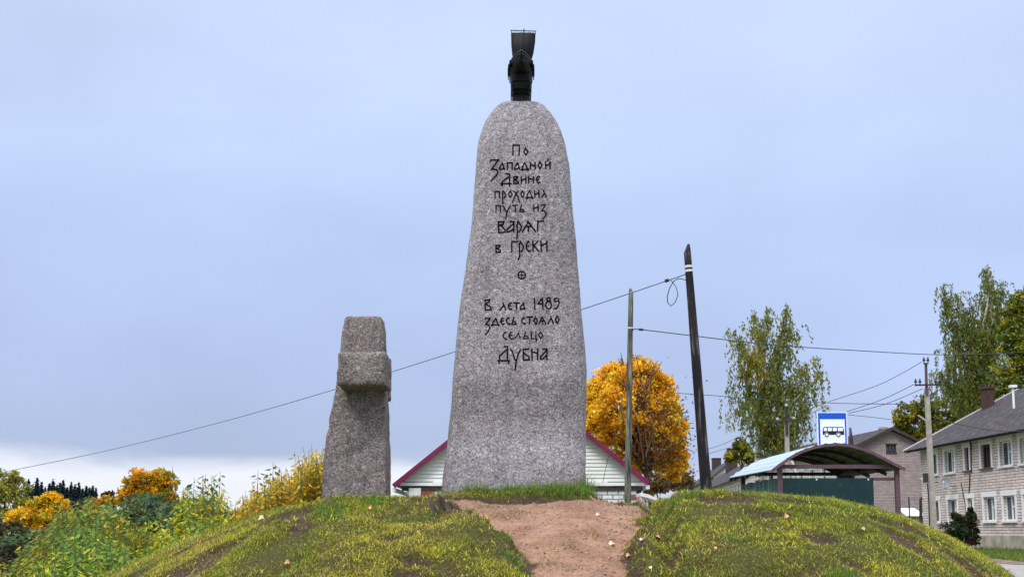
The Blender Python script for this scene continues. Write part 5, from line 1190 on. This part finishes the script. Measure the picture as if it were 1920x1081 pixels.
# bare twigs standing out of the maple's top and right side, and a brown understorey in its middle
mb = MB()
for k in range(70):
    a = P(1205 + rng.normal()*16, rng.uniform(720, 880), Y - 0.9 + rng.normal()*0.5); limb(mb, a, a + Vector((rng.normal()*0.5, -0.5, rng.uniform(0.5, 1.6))), 0.028, 0.010, rng, 0.1, 3, 4)
for px, py in ((1156, 672), (1163, 668), (1150, 684), (1172, 676), (1190, 664), (1197, 668), (1204, 672), (1216, 680), (1281, 765), (1290, 772), (1296, 800), (1298, 830), (1300, 850), (1290, 795)):
    a = P(1205 + (px-1205)*0.72, 800 + (py-800)*0.72, Y); 
    for j in range(3): limb(mb, a, P(px + rng.normal()*5, py + rng.normal()*5, Y + rng.normal()*0.3), 0.022, 0.012, rng, 0.06, 4, 4)
mb.build('bare_twigs', M['twig'], mp_t)
n = 1900; c = np.stack([P(1222, 0, Y).x + rng.normal(size=n)*0.55, Y - 1.0 + rng.normal(size=n)*0.35, P(1222, 820, Y).z + rng.normal(size=n)*1.0], 1)
leaves('brown_foliage', c, 0.06*rng.uniform(0.6, 1.3, n), tint_cols(n, [(0.17, 0.085, 0.03), (0.12, 0.07, 0.03), (0.25, 0.13, 0.03), (0.09, 0.07, 0.03)], rng), M['leaf'], mp_t)
# thin brown shrubs beside the maple foot
for i, (px, py, Y_, rx, rz, lb) in enumerate([(1275, 898, 54, 26, 22, 'brown twiggy bush at the foot of the golden maple, beside the black pole'), (1232, 905, 46, 20, 18, 'low brown bush right of the white sloping cover')]):
    b_ = P(px, 930, Y_); b_.z = gh1(b_.x, Y_)
    crown_tree('brown_bush', lb, b_, P(px, py, Y_), 0.05, [E(px, py, Y_, rx, rz), E(px-rx*0.6, py+8, Y_, rx*0.7, rz*0.8), E(px+rx*0.5, py+7, Y_, rx*0.6, rz*0.8)], 0.07, 26, 22, 0.2, [(0.22, 0.13, 0.045), (0.13, 0.085, 0.04), (0.36, 0.22, 0.04), (0.16, 0.12, 0.06)], 40+i, None, cat='bush', twigs=60)

def birch(name, label, base, leaders, Y, strands, pal_fn, seed, leafsize, cat='tree', group='weeping birches behind the houses', tr=0.16, tops=None):
    """leaders: list of polylines of pixels [(px,py),..] - trunk and the main limbs; strands hang from the limbs"""
    rng = np.random.default_rng(seed); b_ = Vector(base); t_ = thing(name, base, label, cat, group); k = Y/FPX
    mb = MB(); segs = []; wts = []
    for li, ln_ in enumerate(leaders):
        off = 0.0 if li == 0 else rng.normal()*1.1; m = len(ln_)
        pts = [P(px, py, Y + off*min(1, i/max(1, m-1)*1.5)) for i, (px, py) in enumerate(ln_)]
        if li == 0: pts = [b_-Vector((0,0,0.3))] + pts
        r0 = tr if li == 0 else tr*0.5; rs = [r0*(1 - 0.88*i/(len(pts)-1)) for i in range(len(pts))]; mb.tube(pts, rs, 8)
        if li == 0: pts = pts[2:]
        for a, b2 in zip(pts[:-1], pts[1:]): segs.append((np.array(a), np.array(b2))); wts.append(1.0 if li == 0 else 1.7)
    mb.build('trunk', M['birch_bark'], t_, True)
    lens = np.array([np.linalg.norm(b2-a) for a, b2 in segs]); lens = lens*np.array(wts); pr = lens/lens.sum(); zmax = max(b2[2] for a, b2 in segs) - b_.z; C, A, ids = [], [], []; tw = MB()
    for s_ in range(strands):
        a, b2 = segs[rng.choice(len(segs), p=pr)]; o = a + (b2-a)*rng.uniform(); az = rng.uniform(0, 2*math.pi); tipk = 1 - 0.75*((o[2]-b_.z)/zmax)**3; rr = (abs(rng.normal())*0.72 + 0.1)*tipk
        e = o + np.array([math.cos(az)*rr, math.sin(az)*rr, rr*rng.uniform(0.1, 0.75)]); hang = rng.uniform(0.4, 2.3)*(Y/72)*(0.35 + 0.65*tipk)
        if s_ % 3 == 0: tw.tube([o, (o+e)/2 + np.array([0,0,0.1]), e], [0.022, 0.013, 0.006], 4)
        m = int(3 + hang*rng.uniform(9, 18)); u = rng.uniform(0, 1, m); sway = np.array([rng.normal()*0.14, rng.normal()*0.14, 0])
        q = e + np.outer(u, np.array([math.cos(az)*0.22, math.sin(az)*0.22, -hang])) + np.outer(u**2, sway) + rng.normal(size=(m, 3))*0.055
        m2 = max(2, m//4); q2 = o + np.outer(rng.uniform(0.2, 1, m2), e-o) + rng.normal(size=(m2, 3))*0.10
        C += [q, q2]; A.append(np.tile([0.1*math.cos(az), 0.1*math.sin(az), -1.0], (m+m2, 1))); ids.append(np.full(m+m2, s_))
        if s_ % 2 == 0: tw.tube([e, e + np.array([math.cos(az)*0.1, math.sin(az)*0.1, -hang*0.5]), e + np.array([math.cos(az)*0.22, math.sin(az)*0.22, -hang]) + sway], [0.008, 0.006, 0.004], 3)
    tw.build('branches', M['bark'], t_)
    C, A, ids = np.concatenate(C), np.concatenate(A), np.concatenate(ids)
    sc = rng.uniform(0.7, 1.3, strands)[ids]; cols = pal_fn(C, rng) * sc[:, None] * rng.uniform(0.75, 1.25, (len(C), 1))
    leaves('crown', C, leafsize*rng.uniform(0.6, 1.25, len(C)), cols, M['leaf'], t_, 0.5, A, rng)
    return t_
GREEN_B = np.array([(0.15, 0.195, 0.04), (0.19, 0.225, 0.04), (0.11, 0.16, 0.045), (0.28, 0.26, 0.035)])
def birch_pal(yel):
    def f(C, rng):
        c = GREEN_B[rng.integers(0, 4, len(C))].copy()
        for (cc, r, amt) in yel:
            d = np.linalg.norm((C - np.array(cc)) / np.array(r), axis=1); m = (d < 1) & (rng.uniform(0, 1, len(C)) < amt)
            c[m] = np.array([(0.34, 0.26, 0.02)]) * rng.uniform(0.7, 1.25, (m.sum(), 1))
        return c
    return f
Y = 68.0
b_ = P(1419, 900, Y); b_.z = gh1(b_.x, Y)
LD = [[(1420, 860), (1422, 800), (1424, 750), (1421, 690), (1417, 640), (1412, 600), (1408, 572)],
      [(1422, 770), (1445, 720), (1462, 660), (1474, 610), (1477, 575)], [(1424, 740), (1448, 690), (1470, 640), (1492, 620)], [(1422, 700), (1400, 665), (1385, 640), (1368, 622)],
      [(1421, 680), (1430, 640), (1440, 600), (1440, 580)], [(1423, 790), (1460, 750), (1495, 705), (1520, 678)], [(1423, 800), (1470, 770), (1510, 730), (1536, 700)], [(1424, 760), (1405, 730), (1392, 700), (1386, 690)],
      [(1424, 800), (1460, 790), (1490, 760)], [(1424, 810), (1450, 810), (1500, 790), (1520, 760)], [(1423, 745), (1440, 735), (1480, 730), (1500, 745)], [(1421, 830), (1450, 825), (1480, 815)], [(1440, 835), (1480, 800), (1500, 812)], [(1418, 760), (1400, 760), (1392, 765)]]
y1 = P(1408, 690, Y); y2 = P(1525, 700, Y); y3 = P(1400, 620, Y)
birch('birch_tree', 'loose weeping birch with white trunk and yellowing patches behind the bus shelter', b_, LD, Y, 900, birch_pal([(y1, (1.1, 3, 1.2), 0.6), (y2, (0.9, 3, 1.0), 0.3), (y3, (0.9, 3, 0.8), 0.3)]), 21, 0.095, tr=0.17)
Y = 92.0
b_ = P(1835, 930, Y); b_.z = gh1(b_.x, Y)
LD = [[(1835, 850), (1833, 780), (1830, 720), (1838, 640), (1850, 580), (1858, 530), (1862, 505)], [(1832, 760), (1812, 700), (1795, 640), (1782, 590), (1772, 545), (1768, 535)], [(1833, 740), (1818, 680), (1808, 620), (1800, 570), (1798, 555)],
      [(1834, 700), (1826, 640), (1822, 590), (1818, 565)], [(1836, 680), (1856, 620), (1872, 570), (1882, 530)], [(1840, 640), (1848, 570), (1850, 515), (1852, 500)], [(1832, 770), (1800, 740), (1785, 700), (1772, 640)],
      [(1834, 760), (1850, 700), (1862, 640), (1870, 600)], [(1833, 790), (1810, 770), (1790, 740), (1775, 720)], [(1833, 720), (1845, 680), (1842, 620)], [(1800, 740), (1772, 715), (1757, 700)], [(1862, 640), (1885, 600), (1895, 570)]]
birch('birch_tree', 'tall blue-green weeping birch with long hanging strands behind the brick house roof', b_, LD, Y, 1050, birch_pal([(P(1850, 645, Y), (1.2, 3, 1.2), 0.1)]), 22, 0.11, tr=0.26)
# dense yellow-green tree at the right edge
Y = 86.0
b_ = P(1905, 930, Y); b_.z = gh1(b_.x, Y)
el = [E(1900, 590, Y, 24, 40), E(1916, 570, Y, 26, 34), E(1895, 640, Y, 26, 44), E(1918, 640, Y, 30, 50), E(1890, 700, Y, 30, 40), E(1915, 710, Y, 34, 44), E(1882, 740, Y, 26, 30), E(1940, 620, Y, 34, 60), E(1940, 710, Y, 36, 50)]
rng = np.random.default_rng(8)
t_ = crown_tree('leafy_tree', 'dense olive-green tree with yellow top at the right edge behind the slate roof', b_, P(1908, 600, Y), 0.26, el, 0.13, 34, 46, 0.15, [(0.15, 0.19, 0.025), (0.21, 0.24, 0.025), (0.11, 0.15, 0.025), (0.18, 0.20, 0.025), (0.13, 0.17, 0.025), (0.40, 0.35, 0.02)], 31, twigs=60)
Y = 100.0
b_ = P(1745, 930, Y); b_.z = gh1(b_.x, Y)
el = [E(1700, 775, Y, 26, 24), E(1728, 765, Y, 26, 24), E(1755, 770, Y, 28, 30), E(1785, 775, Y, 28, 30), E(1715, 800, Y, 30, 24), E(1760, 805, Y, 34, 26), E(1800, 790, Y, 28, 28), E(1690, 795, Y, 18, 18), E(1735, 820, Y, 36, 20)]
crown_tree('leafy_tree', 'rounded green tree with yellowing leaves behind the concrete pole', b_, P(1745, 780, Y), 0.25, el, 0.15, 30, 30, 0.17, [(0.18, 0.19, 0.02), (0.12, 0.14, 0.02), (0.36, 0.29, 0.02), (0.085, 0.11, 0.018)], 32, twigs=50)
Y = 125.0
b_ = P(1388, 920, Y); b_.z = gh1(b_.x, Y)
crown_tree('leafy_tree', 'small yellow-green tree behind the far chimneys, beside the left birch trunk', b_, P(1390, 845, Y), 0.2, [E(1386, 836, Y, 12, 18), E(1398, 842, Y, 14, 20), E(1374, 856, Y, 14, 12), E(1405, 858, Y, 12, 14)], 0.16, 26, 26, 0.22, [(0.30, 0.27, 0.02), (0.13, 0.15, 0.02), (0.42, 0.38, 0.02), (0.10, 0.12, 0.02)], 33)
# shrub by the brick house
Y = 60.0
b_ = P(1802, 1030, Y); b_.z = gh1(b_.x, Y)
el = [E(1790, 990, Y, 20, 22), E(1812, 985, Y, 18, 26), E(1780, 1005, Y, 18, 16), E(1824, 1000, Y, 12, 22), E(1802, 1010, Y, 26, 16), E(1793, 970, Y, 8, 12), E(1820, 968, Y, 8, 16)]
crown_tree('shrub', 'dark green shrub with reddish leaves in front of the pale brick house', b_, P(1802, 980, Y), 0.05, el, 0.075, 30, 26, 0.2, [(0.022, 0.042, 0.018), (0.03, 0.055, 0.02), (0.085, 0.03, 0.025), (0.018, 0.032, 0.016), (0.05, 0.075, 0.03)], 34, cat='shrub', twigs=40)

# ------------------------------------------------------------------ far bank and valley on the left
rng = np.random.default_rng(55)
SPR = [(54,897),(62,906),(70,895),(78,903),(85,912),(93,905),(100,897),(107,908),(113,904),(119,899),(126,912),(134,903),(141,906),(148,903),(155,915),(162,910),(168,913),(174,910),(180,914),(205,922),(211,918)]
def spruce_mesh(h, r, seed):
    rg = np.random.default_rng(seed); n = 2200; u = rg.uniform(0, 1, n)**0.75; z = h*(1-u*0.93); R = r*(u*0.95+0.03)*(0.72 + 0.28*np.abs(np.sin(z*2.6 + rg.normal()*0.2))); az = rg.uniform(0, 2*math.pi, n); q = R*np.sqrt(rg.uniform(0.25, 1, n))
    c = np.stack([np.cos(az)*q, np.sin(az)*q, z], 1); ax = np.stack([np.cos(az), np.sin(az), -0.35*np.ones(n)], 1); return c, ax
for i, (px, py) in enumerate(SPR):
    Y = 300 + rng.uniform(-25, 25); top = P(px, py, Y); gz = gh1(top.x, Y); h = top.z - gz
    t_ = thing('spruce_tree', (top.x, Y, gz), 'dark blue-green spruce in the distant row on the left' if px < 190 else 'small dark spruce tip beside the red-brown tree on the left skyline', 'tree', 'distant spruces on the left')
    c, ax = spruce_mesh(h, h*0.19, 100+i); c += np.array([top.x, Y, gz])
    mb = MB(); mb.tube([(top.x, Y, gz-0.3), (top.x, Y, gz+h*0.97)], [h*0.016, h*0.003], 6); mb.build('trunk', M['bark'], t_)
    leaves('crown', c, (0.30 + 0.5*np.clip((top.z - c[:, 2])/h*2.2, 0, 1))*rng.uniform(0.6, 1.3, len(c)), tint_cols(len(c), [(0.018, 0.042, 0.052), (0.014, 0.034, 0.044), (0.024, 0.05, 0.054)], rng), M['leaf'], t_, 0.4, ax, rng)
def simple_tree(name, label, px0, Y, top_py, ells, leaf, per, sub, sigma, pal, seed, cat='tree', group=None, tr=0.18):
    b_ = P(px0, 960, Y); b_.z = gh1(b_.x, Y); return crown_tree(name, label, b_, P(px0, top_py, Y), tr, ells, leaf, per, sub, sigma, pal, seed, group, cat=cat)
Y = 105
simple_tree('maple_tree', 'round orange maple topped with olive on the left skyline', 290, Y, 910, [E(262, 905, Y, 26, 24), E(290, 898, Y, 28, 20), E(314, 908, Y, 20, 24), E(245, 925, Y, 24, 16), E(280, 930, Y, 30, 22), E(312, 935, Y, 22, 20), E(228, 937, Y, 18, 10)], 0.17, 44, 34, 0.2,
            [(0.70, 0.37, 0.014), (0.78, 0.43, 0.015), (0.58, 0.29, 0.014), (0.40, 0.32, 0.02), (0.26, 0.25, 0.025)], 61)
Y = 95
simple_tree('maple_tree', 'low spreading golden-yellow tree below the dark spruces on the left', 88, Y, 940, [E(90, 938, Y, 24, 16), E(68, 950, Y, 18, 14), E(112, 946, Y, 16, 10), E(50, 965, Y, 26, 12), E(85, 965, Y, 30, 14), E(118, 972, Y, 26, 10), E(28, 968, Y, 16, 12), E(60, 983, Y, 36, 10)], 0.17, 40, 32, 0.2,
            [(0.78, 0.46, 0.015), (0.84, 0.52, 0.02), (0.60, 0.33, 0.015), (0.50, 0.42, 0.03)], 62)
Y = 112
simple_tree('willow_tree', 'pale olive-green willow with bare twig tips at the left edge', 14, Y, 900, [E(12, 925, Y, 26, 30), E(36, 920, Y, 18, 28), E(0, 905, Y, 20, 22), E(24, 950, Y, 30, 26), E(-20, 930, Y, 30, 36), E(44, 945, Y, 14, 22), E(28, 893, Y, 12, 10)], 0.16, 26, 26, 0.22,
            [(0.27, 0.27, 0.06), (0.35, 0.33, 0.07), (0.19, 0.20, 0.055), (0.42, 0.37, 0.05)], 63)
Y = 125
simple_tree('orange_tree', 'small orange-leaved tree between the dark spruces and the round orange maple', 185, Y, 935, [E(180, 945, Y, 18, 10), E(196, 940, Y, 14, 10), E(170, 952, Y, 16, 8)], 0.2, 24, 18, 0.22, [(0.46, 0.22, 0.015), (0.36, 0.2, 0.02), (0.5, 0.3, 0.02)], 64)
Y = 135
simple_tree('red_tree', 'little dark red-brown tree on the left skyline next to the spruce tips', 204, Y, 928, [E(203, 932, Y, 12, 10)], 0.22, 24, 18, 0.25, [(0.13, 0.035, 0.025), (0.09, 0.03, 0.025)], 65)
DK = [(0.085, 0.15, 0.075), (0.12, 0.18, 0.075), (0.06, 0.12, 0.07), (0.16, 0.20, 0.075)]
for i, (px, py, Y, rx, rz, lb, pal) in enumerate([
    (60, 1030, 62, 70, 34, 'dark green bush in the lower left corner of the valley', DK), (150, 1000, 70, 60, 36, 'dark green bush behind the tall weeds, below the golden tree', DK),
    (268, 962, 74, 62, 34, 'deep green bush at the foot of the round orange maple', DK), (20, 1000, 66, 34, 22, 'olive-brown bush at the left edge under the willow', [(0.10, 0.085, 0.03), (0.07, 0.065, 0.03), (0.05, 0.06, 0.02)]),
    (345, 966, 66, 50, 30, 'green bush between the round orange maple and the tall weeds', DK), (372, 948, 140, 22, 12, 'small dark green tree on the skyline right of the round orange maple', DK), (12, 1055, 46, 40, 34, 'shadowy brown-green bush at the lower left edge', [(0.05, 0.045, 0.03), (0.04, 0.05, 0.025), (0.07, 0.055, 0.035)]),
    (150, 952, 150, 40, 12, 'grey-green bush under the spruces', [(0.10, 0.11, 0.06), (0.075, 0.085, 0.045)])]):
    k = rng.uniform(-0.3, 0.3)
    simple_tree('green_bush', lb, px, Y, py, [E(px, py, Y, rx, rz), E(px-rx*0.6, py+rz*0.4, Y, rx*0.6, rz*0.7, 1), E(px+rx*0.6, py+rz*0.35, Y, rx*0.6, rz*0.7, -1), E(px+rx*0.1, py-rz*0.35, Y, rx*0.45, rz*0.6)], 0.0019*Y, 34, 44, 0.16, pal, 70+i, 'bush', None, 0.1)
# the wooded far bank that closes the horizon
n = 60000; px_ = rng.uniform(-150, 2100, n); Yf = rng.uniform(430, 640, n); xx = (px_-960)/FPX*Yf; zg = ground_h(xx, Yf)
hgt = 2 + 10*fbm(xx, Yf, 0.02, 3, 9); zc = zg + hgt*rng.uniform(0, 1, n)**0.7
c = np.stack([xx, Yf, zc], 1)
cols = np.array([(0.045, 0.06, 0.06), (0.06, 0.07, 0.065), (0.04, 0.05, 0.055), (0.09, 0.075, 0.055)])[rng.integers(0, 4, n)] * rng.uniform(0.7, 1.3, (n, 1))
tag(leaves('far_woods', c, rng.uniform(0.5, 1.5, n), cols, M['leaf'], None, 0.7, rng=rng, loc=(0, 520, 5)), 'bluish far wood along the horizon', 'wood', None, 'stuff')

# ------------------------------------------------------------------ tall weeds at the foot of the mound
def weed_geo(rg, h, pal, leaf, lean, bare=0.0, stems=1):
    """one tall plant: bent stem(s) and big drooping leaves; returns stem MB, leaf centres, axes, sizes, cols (local)"""
    mb = MB(); C, A, Sz = [], [], []
    for _ in range(stems):
        bx_, by_ = rg.normal(0, lean, 2); p0 = rg.normal(0, 0.06, 2) if stems > 1 else np.zeros(2)
        f = lambda u: np.array([p0[0] + bx_*u*u*h, p0[1] + by_*u*u*h, h*u])
        mb.tube([f(u) for u in (0, 0.3, 0.6, 0.85, 1)], [0.011, 0.010, 0.007, 0.005, 0.003], 5)
        n = int(h*rg.uniform(20, 28)); us = np.linspace(0.14, 0.99, n)
        for i, u in enumerate(us):
            if rg.uniform() < bare*(0.4 + 0.9*u): continue
            az = i*2.4 + rg.normal()*0.4; d = np.array([math.cos(az), math.sin(az), 0]); s_ = leaf*rg.uniform(0.7, 1.25)*(1.05 - 0.32*u)
            dr = rg.uniform(0.15, 1.1); ax = d + np.array([0, 0, -dr]); ax /= np.linalg.norm(ax); C.append(f(u) + ax*s_*1.15 + d*0.02); A.append(ax); Sz.append(s_)
    C, A, Sz = np.array(C), np.array(A), np.array(Sz); cols = np.array(pal)[rg.integers(0, len(pal), len(C))] * rg.uniform(0.7, 1.3, (len(C), 1))
    return mb, C, A, Sz, cols
def leaf_arrays(rg, C, A, Sz, aspect=0.42):
    n = len(C); b_ = np.cross(A, rg.normal(size=(n, 3))*0.5 + np.array([0, 0, 1.0])); b_ /= np.linalg.norm(b_, axis=1)[:, None] + 1e-9; nn = np.cross(A, b_); L_ = Sz[:, None]
    v = np.stack([C - A*L_, C - A*L_*0.15 + b_*L_*aspect + nn*L_*0.12, C + A*L_ - nn*L_*0.1, C - A*L_*0.15 - b_*L_*aspect + nn*L_*0.12], 1).reshape(-1, 3); return v
YEL = [(0.66, 0.42, 0.02), (0.54, 0.38, 0.025), (0.72, 0.52, 0.03), (0.40, 0.32, 0.03), (0.46, 0.25, 0.03)]
LIME = [(0.33, 0.44, 0.03), (0.50, 0.52, 0.03), (0.24, 0.37, 0.03), (0.62, 0.54, 0.03)]
MIDG = [(0.11, 0.24, 0.05), (0.16, 0.31, 0.05), (0.09, 0.19, 0.06), (0.26, 0.37, 0.04)]
MIXY = [(0.30, 0.28, 0.025), (0.46, 0.33, 0.025), (0.18, 0.22, 0.025), (0.12, 0.17, 0.03)]
rg = np.random.default_rng(77)
V, F, T, sb, nv = [], [], [], MB(), 0
def weed_at(px, py_top, Y, pal, leaf=0.085, bare=0.0, h=None, lean=0.05):
    """mass weed: its top seen at (px, py_top)"""
    global nv
    tp = P(px, py_top, Y); gz = gh1(tp.x, Y)
    hh = tp.z - gz
    if hh < 0.25: return
    mb, C, A, Sz, cols = weed_geo(rg, hh, pal, leaf, lean, bare); o = np.array([tp.x, Y, gz])
    sb.add([tuple(np.array(v)+o) for v in mb.v], mb.f); v = leaf_arrays(rg, C, A, Sz) + o
    V.append(v); T.append(np.repeat(cols, 4, 0)); F.append(np.arange(len(v)).reshape(-1, 4) + nv); nv += len(v)
TOPL = np.array([(-10, 1050), (20, 1045), (50, 1015), (90, 975), (125, 945), (150, 932), (190, 930), (220, 945), (240, 960), (260, 972), (300, 972), (325, 955), (340, 930), (358, 912), (395, 905), (418, 914), (436, 948), (446, 962)], float)
for k in range(860):
    px = rg.uniform(-10, 432); tpy = np.interp(px, TOPL[:, 0], TOPL[:, 1]); q = rg.uniform(0, 1)**1.4; py = tpy + 8 + rg.normal()*12 + q*100; Y = 22.0 - q*4.2 + rg.uniform(-0.5, 0.5)
    z_ = fbm(np.array([px*1.0]), np.array([py*1.0]), 0.012, 3, 19)[0]
    pal = LIME if z_ > 0.55 else (MIDG if z_ < 0.45 else MIXY)
    if px > 330 and q < 0.6: pal = MIXY if rg.uniform() < 0.6 else LIME
    if px < 215 and q < 0.45 and rg.uniform() < 0.6: pal = MIXY
    if q > 0.55: pal = MIDG if rg.uniform() < 0.65 else LIME
    weed_at(px, py, Y, pal, rg.uniform(0.055, 0.095))
TOPY = np.array([(440, 962), (455, 930), (480, 908), (505, 896), (530, 884), (555, 868), (575, 850), (600, 836), (640, 838)], float)
for k in range(720):
    px = rg.uniform(444, 640); tpy = np.interp(px, TOPY[:, 0], TOPY[:, 1]); q = rg.uniform(0, 1); py = tpy + 6 + rg.normal()*9 + q*55
    weed_at(px, py, rg.uniform(18.6, 21.5), YEL if rg.uniform() < 0.78 else MIXY, rg.uniform(0.05, 0.08), 0.15 if q < 0.3 else 0.0)
wd_ = tag(link('weeds', npmesh('weeds', np.concatenate(V), np.concatenate(F), np.concatenate(T)), M['leaf']), kind='stuff')
sb.build('weed_stems', M['stem'], wd_)
# plants that stand out singly above the mass
SOLO = [(362, 895, 21.0, 0.10, 'MIDG', 0.05, 'tall single leafy weed, leftmost of the four on the skyline left of the cross', 0.01), (386, 888, 21.2, 0.09, 'MIDG', 0.25, 'half bare tall weed with a reddish tip, second of the four on the skyline', 0.01),
        (396, 890, 20.8, 0.095, 'MIDG', 0.15, 'slim tall weed, third of the four on the skyline left of the cross', 0.012), (411, 883, 21.0, 0.105, 'LIME', 0.05, 'tallest leafy weed, rightmost of the four on the skyline', 0.01),
        (330, 873, 20.0, 0.07, "MIDG", 0.5, 'almost bare weed stem with few leaves right of the round orange maple', 0.03), (485, 880, 20.5, 0.08, "MIDG", 0.35, 'thin half-bare weed stem at the left end of the yellow weeds', 0.04),
        (512, 866, 20.5, 0.10, 'MIDG', 0.1, 'blue-green leafy weed rising above the yellow weeds', 0.02), (578, 842, 19.5, 0.08, "YEL", 0.3, 'bare-topped yellow weed a little left of the stone cross', 0.04), (604, 830, 19.3, 0.08, "YEL", 0.2, 'tallest yellow weed right against the stone cross', 0.03),
        (228, 960, 19.5, 0.11, 'MIXY', 0.0, 'drooping yellow sunflower-like weed in the middle of the green weeds', 0.06)]
for px, py, Y, lf, pl_, bare, lb, lean in SOLO:
    tp = P(px, py, Y); gz = gh1(tp.x, Y); t_ = thing('tall_weed', (tp.x, Y, gz), lb, 'weed', 'tall weeds standing out singly')
    mb, C, A, Sz, cols = weed_geo(rg, tp.z-gz, {'MIDG': [(0.06, 0.11, 0.05), (0.08, 0.13, 0.06), (0.10, 0.16, 0.04)], 'LIME': LIME + MIDG, 'YEL': YEL, 'MIXY': MIXY}[pl_], lf, lean, bare); o = np.array([tp.x, Y, gz])
    m2 = MB(); m2.add([tuple(np.array(v)+o) for v in mb.v], mb.f); m2.build('stem', M['stem'], t_)
    v = leaf_arrays(rg, C, A, Sz); link('leaves', npmesh('leaves', v, np.arange(len(v)).reshape(-1, 4), np.repeat(cols, 4, 0)), M['leaf'], t_)

# grass along the foot of the brick house and beyond the road
n = 26000; x = rng.uniform(15.5, 27, n); y = rng.uniform(36, 66, n); ok = (x > 15.6 + 0.016*y) & (x < fx(y) - 0.05); x, y = x[ok], y[ok]; n = len(x)
me = blades('verge_grass', x, y, ground_h(x, y) + 0.02, rng.uniform(0.12, 0.38, n), rng.uniform(0.012, 0.025, n), rng.uniform(0.2, 0.9, n), np.array([(0.11, 0.17, 0.025), (0.17, 0.20, 0.03), (0.08, 0.12, 0.02)])[rng.integers(0, 3, n)] * rng.uniform(0.7, 1.3, (n, 1)), M['blade'])
tag(link('verge_grass', me, M['blade']), kind='stuff')

# ------------------------------------------------------------------ fallen leaves and a rotten stump on the mound
def hit_mound(px, py):
    Ys = np.linspace(9, 17, 400); pp = [P(px, py, float(a)) for a in Ys]; zs_ = mound_h(np.array([p.x for p in pp]), Ys); d = np.array([p.z for p in pp]) - zs_
    s_ = np.where(d <= 0)[0]; return (pp[s_[0]] if len(s_) else pp[-1]), float(Ys[s_[0]] if len(s_) else 14)
FL = [(1147, 1022, 0.055, 'leaf_pale', 'largest pale curled leaf lying on the bare earth path'), (1233, 1015, 0.05, 'leaf_fallen', 'pinkish fallen leaf at the grass edge right of the path'), (1476, 976, 0.05, 'leaf_fallen', 'salmon fallen leaf on the right hump of grass'),
      (1618, 1000, 0.045, 'leaf_fallen', 'rust-brown fallen leaf far right on the mound'), (490, 979, 0.06, 'leaf_pale', 'pale fallen leaf on the left slope below the cross'), (1121, 967, 0.04, 'leaf_pale', 'small pale leaf near the top of the earth path'),
      (1219, 1073, 0.035, 'leaf_pale', 'whitish leaf beside the path at the bottom of the view'), (1178, 1050, 0.045, 'leaf_fallen', 'pinkish leaf on the dark soil at the right side of the path'), (1203, 1020, 0.035, 'leaf_pale', 'tiny pale leaf at the right path edge'),
      (1340, 1037, 0.04, 'leaf_fallen', 'dull brown leaf among grass right of the path'), (538, 1064, 0.045, 'leaf_fallen', 'orange-brown leaf low on the left slope'), (693, 960, 0.04, 'leaf_fallen', 'tan leaf in the grass below the stone cross')]
for i, (px, py, r, m, lb) in enumerate(FL):
    p, Yh = hit_mound(px, py); rgl = np.random.default_rng(300+i); r *= 0.6; mb = MB(); th0 = rgl.uniform(0, 6.28); n = 18; vs = [(0, 0, 0.0)]
    for k in range(n):
        a = 2*math.pi*k/n; q = r*(0.62 + 0.38*abs(math.cos(2.5*a))); vs.append((math.cos(a+th0)*q, math.sin(a+th0)*q, 0.30*r*math.cos(2*a+th0) + 0.1*r))
    up = 0.02 if path_mask(np.array([p.x]), np.array([Yh]))[0] > 0.4 else 0.05
    tl_ = rgl.uniform(0.3, 0.8); vs = [(a, b_*math.cos(tl_) - c*math.sin(tl_), b_*math.sin(tl_) + c) for a, b_, c in vs]
    mb.add([(p.x+a, Yh+b_, p.z+up+c) for a, b_, c in vs] + [(p.x+a, Yh+b_+0.001, p.z+up+c-0.002) for a, b_, c in vs], [(0, k+1, (k+1) % n+1) for k in range(n)] + [(n+1, n+1+(k+1) % n+1, n+2+k) for k in range(n)])
    tag(mb.build('fallen_leaf', M[m], None, True, loc=(p.x, Yh, p.z+up)), lb, 'leaf', 'leaves fallen on the mound')
p, Yh = hit_mound(838, 962)
t_ = thing('rotten_stump', (p.x, Yh, p.z), 'splintered dark rotten wood stump at the left edge of the earth path', 'stump')
for k, (dx, dy, hh, tx) in enumerate([(-0.10, 0.05, 0.20, -0.10), (-0.03, 0.02, 0.17, -0.08), (0.04, 0.0, 0.19, -0.13), (0.10, 0.03, 0.11, -0.10), (0.0, 0.09, 0.14, -0.05)]):
    gz = float(mound_h(np.array([p.x+dx]), np.array([Yh+dy]))[0]); mb = MB(); w_ = 0.032
    vs = []
    for u, ww in ((-0.1, 1.0), (0.5, 0.9), (0.8, 0.6), (1.0, 0.15)):
        for a, b_ in ((-1, -1), (1, -0.8), (1, 1), (-0.8, 1)): vs.append((p.x+dx+a*w_*ww+tx*u+0.006*math.sin(9*u+k), Yh+dy+b_*0.02*ww, gz+hh*u))
    mb.add(vs, [(i*4+j, i*4+(j+1) % 4, (i+1)*4+(j+1) % 4, (i+1)*4+j) for i in range(3) for j in range(4)] + [(0, 3, 2, 1), (12, 13, 14, 15)]); mb.build('splinter', M['rot'], t_)
